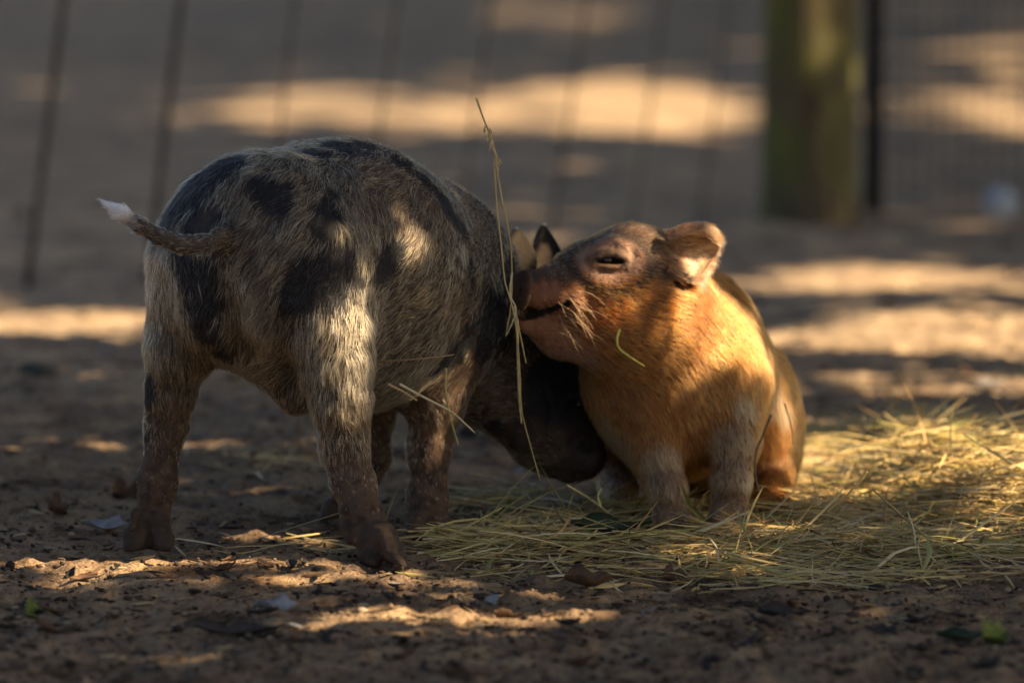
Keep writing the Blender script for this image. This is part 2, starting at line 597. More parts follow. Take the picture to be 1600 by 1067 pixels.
# ------------------------------------------------------------------ bodies from blended volumes
class Body:
    def __init__(self):
        self.p = []

    def cone(self, a, b, ra, rb, k=0.02, flow=None, lift=1.0, ln=1.0, sub=False, tagv=0):
        a, b = np.array(a, float), np.array(b, float)
        if flow is None:
            flow = b - a
        self.p.append(dict(t='c', a=a, b=b, ra=ra, rb=rb, k=k, flow=unit(np.array(flow, float)), ln=ln, sub=sub, tag=tagv))

    def chain(self, pts, k=0.015, flow=None, ln=1.0, sub=False, tagv=0):
        """pts: (px, py, Y, r px)"""
        for p, q in zip(pts[:-1], pts[1:]):
            self.cone(at(*p[:3]), at(*q[:3]), pr(p[3], p[2]), pr(q[3], q[2]), k, flow, ln=ln, sub=sub, tagv=tagv)

    def ell(self, c, radii, axes=None, k=0.02, flow=(0, 0, -1), ln=1.0, sub=False, tagv=0):
        A = np.eye(3) if axes is None else np.array(axes, float)   # rows = axes
        self.p.append(dict(t='e', c=np.array(c, float), r=np.array(radii, float), A=A, k=k, flow=unit(np.array(flow, float)), ln=ln, sub=sub, tag=tagv))

    @staticmethod
    def dist(p, P):
        if p['t'] == 'c':
            ba = p['b'] - p['a']
            pa = P - p['a'].astype(P.dtype)
            h = np.clip((pa @ ba.astype(P.dtype)) / max(ba @ ba, 1e-12), 0, 1)
            d = np.sqrt(((pa - h[..., None] * ba.astype(P.dtype)) ** 2).sum(-1))
            return d - (p['ra'] + (p['rb'] - p['ra']) * h)
        q = (P - p['c'].astype(P.dtype)) @ p['A'].T.astype(P.dtype)
        k0 = np.sqrt(((q / p['r']) ** 2).sum(-1))
        k1 = np.sqrt(((q / p['r'] ** 2) ** 2).sum(-1))
        return k0 * (k0 - 1) / np.maximum(k1, 1e-6)

    @staticmethod
    def comb(F, d, p):
        k = p['k']
        if p['sub']:
            h = np.clip(.5 - .5 * (F + d) / k, 0, 1)
            return F * (1 - h) - d * h + k * h * (1 - h)
        h = np.clip(.5 + .5 * (F - d) / k, 0, 1)
        return F + (d - F) * h - k * h * (1 - h)

    def ev(self, P):
        P = np.asarray(P, float)
        F = np.full(P.shape[:-1], 0.08)
        for p in self.p:
            F = self.comb(F, self.dist(p, P), p)
        return F

    def hit(self, px, py, off=0.0):
        o = np.array([0, 0, CAM_H]); d = unit(at(px, py, 4.0) - o)
        t = 3.6
        for _ in range(90):
            f = float(self.ev((o + d * t)[None])[0])
            if f < 0.0003 or t > 5:
                break
            t += max(min(f, 0.05) * .7, 0.0003)
        return o + d * (t + off)

    def bounds(self, p):
        if p['t'] == 'c':
            r = max(p['ra'], p['rb'])
            return np.minimum(p['a'], p['b']) - r, np.maximum(p['a'], p['b']) + r
        r = p['r'].max()
        return p['c'] - r, p['c'] + r

    def mesh(self, h=0.0026, zfloor=None):
        lo = np.min([self.bounds(p)[0] for p in self.p if not p['sub']], 0) - .02
        hi = np.max([self.bounds(p)[1] for p in self.p if not p['sub']], 0) + .02
        n = np.ceil((hi - lo) / h).astype(int) + 1
        F = np.full(n, 0.08, dtype=np.float32)
        ax = [lo[i] + h * np.arange(n[i]) for i in range(3)]
        for p in self.p:
            b0, b1 = self.bounds(p)
            m = p['k'] + .085 if not p['sub'] else p['k'] + .01
            i0 = np.maximum(np.floor((b0 - m - lo) / h).astype(int), 0)
            i1 = np.minimum(np.ceil((b1 + m - lo) / h).astype(int) + 1, n)
            if (i1 <= i0).any():
                continue
            sl = tuple(slice(a, b) for a, b in zip(i0, i1))
            G = np.stack(np.meshgrid(*[ax[i][i0[i]:i1[i]] for i in range(3)], indexing='ij'), -1).astype(np.float32)
            F[sl] = self.comb(F[sl], self.dist(p, G).astype(np.float32), p)
        if zfloor is not None:
            F = np.maximum(F, (zfloor - ax[2])[None, None, :].astype(np.float32))
        # surface nets
        neg = F < 0
        c = np.zeros([k - 1 for k in n], np.int8)
        for a in (0, 1):
            for b in (0, 1):
                for d in (0, 1):
                    c += neg[a:n[0] - 1 + a, b:n[1] - 1 + b, d:n[2] - 1 + d]
        cell = (c > 0) & (c < 8)
        ci = np.argwhere(cell)
        vid = np.full(cell.shape, -1, np.int64)
        vid[cell] = np.arange(len(ci))
        acc = np.zeros((len(ci), 3)); cnt = np.zeros(len(ci))
        for axis in range(3):
            o1, o2 = [x for x in range(3) if x != axis]
            for a in (0, 1):
                for b in (0, 1):
                    s = ci.copy(); s[:, o1] += a; s[:, o2] += b
                    e = s.copy(); e[:, axis] += 1
                    f0 = F[s[:, 0], s[:, 1], s[:, 2]]; f1 = F[e[:, 0], e[:, 1], e[:, 2]]
                    cr = (f0 < 0) != (f1 < 0)
                    t = np.where(cr, f0 / np.where(cr, f0 - f1, 1), 0)
                    q = s.astype(float); q[:, axis] += t
                    acc[cr] += q[cr]; cnt[cr] += 1
        V = lo + h * acc / cnt[:, None]
        quads = []
        for axis in range(3):
            o1, o2 = (axis + 1) % 3, (axis + 2) % 3
            sl0 = [slice(None)] * 3; sl1 = [slice(None)] * 3
            sl0[axis] = slice(0, -1); sl1[axis] = slice(1, None)
            e = np.argwhere(neg[tuple(sl0)] != neg[tuple(sl1)])
            e = e[(e[:, o1] > 0) & (e[:, o2] > 0) & (e[:, o1] < n[o1] - 1) & (e[:, o2] < n[o2] - 1)]
            fl = neg[tuple(sl0)][tuple(e.T)]
            def at_(d1, d2):
                q = e.copy(); q[:, o1] -= d1; q[:, o2] -= d2
                return vid[q[:, 0], q[:, 1], q[:, 2]]
            Q = np.stack([at_(1, 1), at_(0, 1), at_(0, 0), at_(1, 0)], 1)
            Q[~fl] = Q[~fl][:, ::-1]
            quads.append(Q)
        Q = np.concatenate(quads)
        # relax
        E = np.concatenate([Q[:, [0, 1]], Q[:, [1, 2]], Q[:, [2, 3]], Q[:, [3, 0]]])
        for it in range(3):
            s = np.zeros_like(V); m = np.zeros(len(V))
            for k in range(3):
                s[:, k] = np.bincount(E[:, 0], V[E[:, 1], k], len(V)) + np.bincount(E[:, 1], V[E[:, 0], k], len(V))
            m = np.bincount(E[:, 0], minlength=len(V)) + np.bincount(E[:, 1], minlength=len(V))
            V = V + .5 * (s / m[:, None] - V)
        return V, Q

    def flows(self, V):
        W = []; fl = []; ln = []; tg = []
        for p in self.p:
            if p['sub']:
                continue
            W.append(np.exp(-np.clip(self.dist(p, V), -.01, 1) / .010))
            fl.append(p['flow']); ln.append(p['ln']); tg.append(p['tag'])
        W = np.array(W).T + 1e-12
        W /= W.sum(1, keepdims=True)
        return W @ np.array(fl), W @ np.array(ln), W @ np.array(tg, float)


def grid_surface(ctrl, nu, nv, thick):
    """ctrl: rows (across) x cols (along) of world points -> closed thin sheet"""
    ctrl = np.array(ctrl, float)
    rows = np.array([smooth_path(r, nu) for r in ctrl])
    cols = np.array([smooth_path(rows[:, j], nv) for j in range(nu)])       # nu x nv x 3
    G = cols.transpose(1, 0, 2)
    du = np.gradient(G, axis=1); dv = np.gradient(G, axis=0)
    N = unit(np.cross(du, dv))
    A = G + N * thick * .5; B = G - N * thick * .5
    V = np.concatenate([A.reshape(-1, 3), B.reshape(-1, 3)])
    idx = np.arange(nu * nv).reshape(nv, nu); k = nu * nv
    F1 = np.stack([idx[:-1, :-1], idx[:-1, 1:], idx[1:, 1:], idx[1:, :-1]], -1).reshape(-1, 4)
    F2 = F1[:, ::-1] + k
    rim = []
    loop = list(idx[0, :]) + list(idx[1:, -1]) + list(idx[-1, -2::-1]) + list(idx[-2:0:-1, 0])
    for a, b in zip(loop, loop[1:] + loop[:1]):
        rim.append((b, a, a + k, b + k))
    return V, np.concatenate([F1, F2, np.array(rim)])


def ear_ctrl(base, tip, half_w, bowl, Yb, Yt, twist=0.0, side=(1, 0), prof=(.55, .95, 1.0, .72, .12)):
    """simple upright ear: px base and tip, half width px, bowl depth (m, edges towards the lens)"""
    rows = []
    for v in (-1, -.5, 0, .5, 1):
        row = []
        for i, u in enumerate((0, .25, .5, .75, 1.0)):
            px = base[0] + (tip[0] - base[0]) * u + side[0] * v * half_w * prof[i]
            py = base[1] + (tip[1] - base[1]) * u + side[1] * v * half_w * prof[i]
            Y = Yb + (Yt - Yb) * u - bowl * (abs(v) ** 1.6) * prof[i] + twist * v * prof[i]
            row.append(at(px, py, Y))
        rows.append(row)
    return rows


def vert_normals(V, Q):
    fn = np.cross(V[Q[:, 2]] - V[Q[:, 0]], V[Q[:, 3]] - V[Q[:, 1]])
    N = np.zeros_like(V)
    for j in range(4):
        for k in range(3):
            N[:, k] += np.bincount(Q[:, j], fn[:, k], len(V))
    return unit(N)


skin_b = NB('pig_skin')
skn = skin_b.noise(260, 4, 0.6, skin_b.pos())
skp = skin_b.principled(skin_b.attr('pigment'), 0.72, skn.outputs[0], 0.5, 0.0014, 0.18)
skp.inputs['Subsurface Weight'].default_value = 0.3
skp.inputs['Subsurface Radius'].default_value = (1.0, 0.5, 0.3)
skp.inputs['Subsurface Scale'].default_value = 0.004
M_SKIN = skin_b.m


def fur_material():
    b = NB('pig_hair')
    h = b.n('ShaderNodeBsdfHairPrincipled')
    h.parametrization = 'COLOR'
    b.l(b.attr('tint'), h.inputs['Color'])
    h.inputs['Roughness'].default_value = 0.38
    h.inputs['Radial Roughness'].default_value = 0.55
    b.l(h.outputs[0], b.out.inputs[0])
    return b.m


M_FUR = fur_material()


def grow(parent, V, Q, flow, ln, colour, n, length, radius, lift, seed, npt=5, clump=.55, nclump=14, bald=None, wave=1.0):
    rng = np.random.default_rng(seed)
    N = vert_normals(V, Q)
    ctr = V[Q].mean(1)
    ar = np.linalg.norm(np.cross(V[Q[:, 2]] - V[Q[:, 0]], V[Q[:, 3]] - V[Q[:, 1]]), axis=1) * .5
    fn = N[Q].mean(1)
    view = unit(np.array([0, 0, CAM_H]) - ctr)
    wgt = ar * np.where((fn * view).sum(1) > -.25, 1.0, .4) * np.clip(ln[Q].mean(1) * 3, 0, 1)
    f = rng.choice(len(Q), n, p=wgt / wgt.sum())
    u, v = rng.uniform(0, 1, n), rng.uniform(0, 1, n)
    wts = np.stack([(1 - u) * (1 - v), u * (1 - v), u * v, (1 - u) * v], 1)
    P = (V[Q[f]] * wts[..., None]).sum(1)
    Nn = unit((N[Q[f]] * wts[..., None]).sum(1))
    Fl = (flow[Q[f]] * wts[..., None]).sum(1)
    Ln = (ln[Q[f]] * wts).sum(1)
    # low frequency swirl in the lie of the coat
    sw = np.stack([fbm(P, 28, seed + 3), fbm(P, 28, seed + 5), fbm(P, 28, seed + 8)], 1) * .45 * wave
    sw2 = np.stack([vnoise(P, 110, seed + 13), vnoise(P, 110, seed + 15), vnoise(P, 110, seed + 18)], 1) * .42 * wave
    Fl = unit(Fl) + sw + sw2 + rng.normal(0, .16, (n, 3))
    Fl = Fl - Nn * (Fl * Nn).sum(1)[:, None]
    Fl = unit(Fl)
    col, lmul, dens = colour(P, Nn, rng)
    L = length * Ln * lmul * rng.uniform(.55, 1.25, n)
    lf = lift * rng.uniform(.5, 1.5, n)
    d0 = unit(Fl * np.cos(lf)[:, None] + Nn * np.sin(lf)[:, None])
    t = np.linspace(0, 1, npt)
    bend = Fl * .45 - Nn * .30 + np.array([0, 0, -.18]) + rng.normal(0, .12, (n, 3))
    X = P[:, None] - Nn[:, None] * .0006 + L[:, None, None] * (t[None, :, None] * d0[:, None] + (t ** 2)[None, :, None] * bend[:, None] * .5)
    # clumping: tips lean to a nearby guide hair
    g = rng.choice(n, max(n // nclump, 1), replace=False)
    kd = KDTree(len(g))
    for i, q in enumerate(g):
        kd.insert(P[q], i)
    kd.balance()
    near = np.array([g[kd.find(p)[1]] for p in P])
    off = X[near] - P[near][:, None] + (P[near] - P)[:, None] * .85 + P[:, None]
    wc = clump * (t ** 1.3)[None, :, None] * rng.uniform(.4, 1, n)[:, None, None]
    X = X * (1 - wc) + off * wc
    ok = rng.uniform(0, 1, n) < dens
    X, col = X[ok], col[ok]
    rad = radius * rng.uniform(.7, 1.25, len(X)) * np.where((col.sum(1) > .55) & (rng.uniform(0, 1, len(X)) < .3), 1.7, 1)
    n = len(X)
    hc = bpy.data.hair_curves.new('fur')
    hc.add_curves([npt] * n)
    hc.position_data.foreach_set('vector', X.astype(np.float32).ravel())
    ra = hc.attributes.get('radius') or hc.attributes.new('radius', 'FLOAT', 'POINT')
    tp = np.array([1.0, .95, .8, .55, .15]) if npt == 5 else np.linspace(1, .15, npt)
    ra.data.foreach_set('value', (rad[:, None] * tp[None]).astype(np.float32).ravel())
    ca = hc.attributes.new('tint', 'FLOAT_COLOR', 'CURVE')
    ca.data.foreach_set('color', np.concatenate([col, np.ones((n, 1))], 1).astype(np.float32).ravel())
    hc.materials.append(M_FUR)
    return link('fur', hc, parent)


def patches(lst, bvh):
    out = []
    o = Vector((0, 0, CAM_H))
    for (px, py, r) in lst:
        d = Vector(unit(at(px, py, 4.0) - np.array([0, 0, CAM_H])))
        loc, _, _, dist = bvh.ray_cast(o, d)
        if loc is None:
            loc, _, _, dist = bvh.find_nearest(Vector(at(px, py, 4.15)))
        out.append((np.array(loc), pr(r, loc[1])))
    return out


def patch_field(P, pl, wob, seed):
    f = np.full(len(P), 9.0)
    for c, r in pl:
        f = np.minimum(f, np.linalg.norm(P - c, axis=1) / r)
    return f + wob * fbm(P, 45, seed)


def sstep(x, a, b):
    t = np.clip((x - a) / (b - a), 0, 1)
    return t * t * (3 - 2 * t)


def lerp(a, b, t):
    return np.asarray(a) * (1 - t[:, None]) + np.asarray(b) * t[:, None]


eye_b = NB('wet_eye')
eye_b.principled((0.012, 0.008, 0.006), 0.16, spec=0.5)

# ------------------------------------------------------------------ spotted piglet
def build_spotted():
    B = Body()
    back = np.array([-.5, -.55, -.62])             # lie of the coat on the trunk: to the tail and down
    rear = np.array([-.12, -.1, -1.0])
    # trunk
    B.cone(at(418, 408, 4.10), at(530, 426, 4.18), pr(173, 4.1), pr(196, 4.18), .03, back, ln=1.1)
    B.cone(at(530, 426, 4.18), at(622, 448, 4.27), pr(196, 4.18), pr(178, 4.27), .03, back, ln=.75)
    B.cone(at(500, 455, 4.14), at(600, 470, 4.22), pr(155, 4.14), pr(158, 4.22), .03, back, ln=.8)
    # hams
    B.cone(at(478, 415, 4.06), at(525, 560, 4.035), pr(98, 4.06), pr(56, 4.03), .022, rear, ln=1.15)
    B.cone(at(515, 520, 4.04), at(532, 625, 4.03), pr(58, 4.03), pr(44, 4.03), .015, rear, ln=1.0)
    B.chain([(532, 620, 4.03, 43), (537, 690, 4.035, 37), (552, 755, 4.03, 31)], .012, ln=.62)
    B.chain([(552, 755, 4.03, 31), (567, 805, 4.015, 29), (582, 838, 4.0, 27)], .010, ln=.22)
    B.chain([(571, 838, 4.0, 22), (577, 866, 3.99, 18), (586, 880, 3.975, 10)], .004, ln=.03, tagv=1)
    B.chain([(597, 836, 3.99, 22), (614, 866, 3.975, 17), (627, 882, 3.962, 9)], .004, ln=.03, tagv=1)
    ga, gb = B.hit(588, 850, .0005), B.hit(602, 880, .0005)
    B.cone(ga, gb + (gb - ga) * .4, .0028, .0065, .002, sub=True)
    B.chain([(541, 798, 4.015, 14), (543, 846, 3.995, 7)], .004, ln=.05, tagv=1)
    B.cone(at(560, 826, 3.978), at(602, 820, 3.975), pr(3, 4), pr(3, 4), .005, sub=True)
    B.cone(at(566, 846, 3.975), at(608, 838, 3.97), pr(3, 4), pr(3, 4), .005, sub=True)
    B.cone(at(325, 420, 4.09), at(283, 540, 4.09), pr(87, 4.09), pr(54, 4.09), .022, rear, ln=1.15)
    B.chain([(283, 535, 4.09, 52), (266, 610, 4.10, 36), (259, 665, 4.11, 32)], .012, ln=.7)
    B.chain([(259, 665, 4.11, 32), (247, 755, 4.105, 27), (236, 812, 4.10, 28)], .010, ln=.25)
    B.chain([(222, 822, 4.09, 22), (213, 846, 4.082, 20), (207, 856, 4.075, 13)], .004, ln=.03, tagv=1)
    B.chain([(247, 822, 4.09, 22), (252, 846, 4.082, 20), (257, 856, 4.075, 13)], .004, ln=.03, tagv=1)
    ga, gb = B.hit(234, 832, .0005), B.hit(233, 856, .0005)
    B.cone(ga, gb + (gb - ga) * .5, .002, .005, .002, sub=True)
    B.chain([(212, 800, 4.075, 9), (207, 828, 4.07, 5)], .004, ln=.05, tagv=1)
    # groin and belly
    B.ell(at(463, 600, 4.10), (.020, .03, .026), k=.02, ln=.4)
    B.cone(at(380, 470, 4.06), at(440, 560, 4.10), pr(95, 4.06), pr(40, 4.1), .02, rear, ln=1.0)
    # shoulders and front legs
    B.cone(at(700, 500, 4.22), at(680, 620, 4.21), pr(92, 4.22), pr(46, 4.21), .02, rear, ln=.7)
    B.chain([(680, 615, 4.21, 46), (671, 700, 4.21, 31), (667, 780, 4.205, 30)], .012, ln=.4)
    B.chain([(667, 780, 4.205, 30), (668, 818, 4.195, 34)], .008, ln=.25)
    B.chain([(652, 815, 4.19, 22), (650, 830, 4.18, 19)], .006, ln=.15, tagv=1)
    B.chain([(683, 815, 4.19, 22), (687, 830, 4.18, 19)], .006, ln=.15, tagv=1)
    B.cone(at(560, 500, 4.31), at(583, 640, 4.31), pr(80, 4.31), pr(36, 4.31), .02, rear, ln=.5)
    B.chain([(583, 635, 4.31, 36), (582, 712, 4.31, 27), (560, 765, 4.30, 25), (530, 798, 4.29, 26)], .01, ln=.35)
    B.chain([(522, 796, 4.285, 18), (512, 806, 4.28, 14)], .006, ln=.15, tagv=1)
    # neck and lowered head
    nk = np.array([-.5, .1, .45])
    B.cone(at(655, 455, 4.27), at(755, 525, 4.33), pr(150, 4.27), pr(104, 4.33), .03, back, ln=.6)
    B.cone(at(755, 545, 4.32), at(845, 545, 4.35), pr(104, 4.32), pr(80, 4.35), .03, (-.7, 0, -.2), ln=.5)
    B.cone(at(848, 520, 4.355), at(885, 640, 4.32), pr(80, 4.355), pr(50, 4.32), .02, (-.3, 0, .8), ln=.35)
    B.cone(at(885, 640, 4.32), at(917, 705, 4.30), pr(52, 4.32), pr(31, 4.30), .015, (-.4, 0, .8), ln=.2)
    B.cone(at(790, 590, 4.30), at(850, 670, 4.30), pr(88, 4.3), pr(60, 4.3), .025, (-.6, 0, .2), ln=.55)
    B.cone(at(850, 680, 4.30), at(893, 722, 4.295), pr(50, 4.3), pr(33, 4.3), .02, (-.7, 0, .4), ln=.3)
    n = unit([.80, -.25, -.55]); s_ = unit(np.cross(n, [0, 1, 0])); t_ = np.cross(n, s_)
    B.ell(at(930, 725, 4.29), (.0055, .0145, .0145), [n, s_, t_], .006, ln=.0, tagv=2)
    # tail
    B.chain([(378, 345, 4.075, 26), (362, 362, 4.035, 18), (342, 375, 3.992, 12.5), (318, 382, 3.965, 10.5), (285, 382, 3.955, 9.3), (252, 372, 3.95, 8.4), (220, 353, 3.945, 7.6), (190, 333, 3.94, 6.6), (162, 317, 3.94, 5)], .014, ln=.5, tagv=3)
    # cleft under the tail, eye hollow
    B.cone(at(332, 420, 3.995), at(372, 545, 4.03), pr(9, 4), pr(14, 4), .03, sub=True)
    eyeA = B.hit(905, 632, .003)
    for w_ in ([(880, 628), (902, 622), (918, 630)], [(880, 640), (900, 645), (918, 640)]):
        ww = [B.hit(*q, -.0005) for q in w_]
        for a, b in zip(ww[:-1], ww[1:]):
            B.cone(a, b, .0026, .0026, .003, (-.3, 0, .8), ln=.2)
    for w_ in ([(893, 690), (905, 684), (922, 684)], [(905, 704), (915, 697), (930, 697)], [(862, 735), (890, 737), (922, 742)], [(850, 600), (862, 640), (856, 680)]):
        ww = [B.hit(*q, .0004) for q in w_]
        for a, b in zip(ww[:-1], ww[1:]):
            B.cone(a, b, .0016, .0016, .004, sub=True)
    V, Q = B.mesh(.0019, .0012)
    flow, ln, tg = B.flows(V)
    # ears
    e1 = grid_surface(ear_ctrl((812, 450), (808, 359), 27, .008, 4.30, 4.295, .022), 12, 12, .0035)
    e2 = grid_surface(ear_ctrl((862, 445), (850, 352), 25, .008, 4.37, 4.35, .016, prof=(.8, 1.0, .95, .62, .1)), 12, 12, .0035)
    nb = len(V)
    for (ev, ef) in (e1, e2):
        Q = np.concatenate([Q, ef + len(V)])
        V = np.concatenate([V, ev])
        k = len(ev)
        flow = np.concatenate([flow, np.tile([0, 0, 1.0], (k, 1))])
        ln = np.concatenate([ln, np.full(k, .32)])
        tg = np.concatenate([tg, np.full(k, 4.0)])
    V = V + vert_normals(V, Q) * (.0012 * fbm(V, 60, 31) * (1 - np.clip(1 - np.abs(tg - 3), 0, 1)) + sstep(-V[:, 2], -.09, -.03) * (.0009 * fbm(V * np.array([1, 1, 2.6]), 70, 33) + .0006 * fbm(V, 220, 34)))[:, None]
    root = thing('spotted_piglet', 'tan and black spotted piglet standing with its rump to us, nosing the hay', 'pig', tuple(gnd(430, 865)))
    inv = np.array(root.location)
    bvh = BVHTree.FromPolygons([tuple(v) for v in V], [tuple(q) for q in Q])
    black = patches([
        (290, 300, 62), (340, 262, 52), (262, 345, 46), (315, 345, 40), (375, 240, 30), (268, 318, 50), (300, 276, 56), (345, 246, 44), (415, 228, 26),
        (300, 420, 42), (312, 470, 40), (322, 515, 30), (345, 545, 22), (285, 400, 28),
        (430, 298, 36), (412, 285, 22), (445, 318, 22), (515, 325, 24), (508, 350, 22), (520, 300, 14),
        (500, 425, 44), (540, 408, 38), (470, 455, 30), (530, 450, 34), (562, 430, 18), (450, 480, 14),
        (612, 402, 30), (600, 425, 20), (625, 385, 18),
        (540, 230, 36), (500, 238, 26), (580, 228, 24), (640, 240, 22), (690, 262, 24), (740, 290, 30), (775, 325, 30), (800, 370, 34),
        (735, 415, 20), (716, 398, 10), (742, 435, 12),
        (800, 440, 46), (775, 485, 44), (745, 520, 40), (712, 555, 34), (690, 578, 22), (790, 530, 36), (760, 545, 30),
        (232, 590, 22), (228, 620, 18), (226, 680, 12),
        (868, 380, 34), (880, 560, 60), (900, 620, 52), (910, 680, 46), (860, 640, 46), (815, 680, 34), (780, 672, 22), (900, 730, 36), (860, 600, 50), (935, 725, 30)], bvh)
    muddy = patches([(720, 600, 60), (680, 640, 50), (760, 630, 40), (670, 720, 60), (660, 800, 60), (582, 700, 50), (560, 770, 50), (535, 800, 40), (870, 745, 40), (790, 735, 40)], bvh)
    tan_ear = [(at(812, 392, 4.295), .022), (at(844, 404, 4.352), .015)]

    def pig(P):
        f = patch_field(P, black, .30, 41) + .16 * vnoise(P, 150, 42)
        bl = 1 - sstep(f, .70, 1.22)
        m = 1 - sstep(patch_field(P, muddy, .2, 43), .7, 1.3)
        z = P[:, 2]
        low = 1 - sstep(z + .02 * fbm(P, 30, 44), .07, .15)
        m = np.maximum(m, low * .9)
        ea = np.zeros(len(P))
        for c, r in tan_ear:
            ea = np.maximum(ea, 1 - sstep(np.linalg.norm(P - c, axis=1) / r, .7, 1.05))
        return bl * (1 - ea), m, z

    def skin(P, tg):
        bl, m, z = pig(P)
        v = fbm(P, 90, 45)
        pink = sstep(fbm(P, 18, 46), .0, .6)
        c = lerp((.036, .026, .019), (.085, .05, .036), pink * .5)
        c = lerp(c, (.10, .06, .036), m * .9)
        c = lerp(c, (.032, .02, .014), m * sstep(fbm(P, 130, 47, 3), .0, .6) * .8)
        c = lerp(c, (.30, .21, .13), m * (z < .09) * sstep(fbm(P, 260, 48, 2), .75, 1.0) * .7)
        c = lerp(c, (.012, .011, .012), bl * (1 - .5 * (m * (z < .12))))
        c = lerp(c, (.05, .034, .024), sstep(np.clip(1 - np.abs(tg - 1), 0, 1) + .25 * v, .35, 1.0) * .8)
        c = lerp(c, (.02, .016, .014), np.clip(1 - np.abs(tg - 2), 0, 1))
        c = lerp(c, (.06, .045, .034), np.clip(1 - np.abs(tg - 3), 0, 1) * .8)
        c = lerp(c, (.7, .68, .66), np.clip(1 - np.abs(tg - 3), 0, 1) * (1 - sstep(np.linalg.norm(V - at(165, 318, 3.94), axis=1), .012, .03)))
        for cc, rr in tan_ear:
            c = lerp(c, (.46, .31, .17), 1 - sstep(np.linalg.norm(P - cc, axis=1) / rr, .7, 1.05))
        return np.clip(c * (1 + .22 * v)[:, None], 0.003, 1)

    o = mesh_obj('body', V - inv, Q, M_SKIN, root)
    color_attr(o, 'pigment', skin(V, tg))
    tailtip = at(165, 318, 3.94)

    def hair(P, N, rng):
        bl, m, z = pig(P)
        n = len(P)
        r = rng.uniform(0, 1, n)
        c = lerp((.47, .325, .15), (.23, .15, .072), r)
        c = lerp(c, (.74, .60, .37), (rng.uniform(0, 1, n) < .15) * 1.0)
        dk = (rng.uniform(0, 1, n) < .50 + .2 * fbm(P, 25, 49)) * .94
        c = lerp(c, (.045, .032, .021), dk)
        c = lerp(c, (.105, .058, .032), m * .9 * (rng.uniform(0, 1, n) < .68))
        tl = np.linalg.norm(P - tailtip, axis=1)
        ontail = (P[:, 1] < 3.972) & (P[:, 0] < at(345, 375, 3.97)[0])
        c = lerp(c, (.5, .45, .38), ontail * (rng.uniform(0, 1, n) < .4))
        blk = (rng.uniform(0, 1, n) < np.where(ontail, .22, bl * 1.03)) * 1.0
        c = lerp(c, (.012, .011, .012), blk)
        tip = 1 - sstep(tl, .018, .05)
        c = lerp(c, (.92, .92, .92), tip)
        lm = 1 - .45 * blk * (1 - ontail) + .25 * tip
        return c, lm, 1 - .35 * blk

    ev, ef = icosphere(2)
    mesh_obj('eye', ev * .0055 + eyeA - inv, ef, eye_b.m, root)
    grow(root, V, Q, flow, ln, lambda P, N, rng: hair(P, N, rng), 140000, .0120, .00014, .34, 5, clump=.5, nclump=11, wave=.9).location = tuple(-inv)
    return root


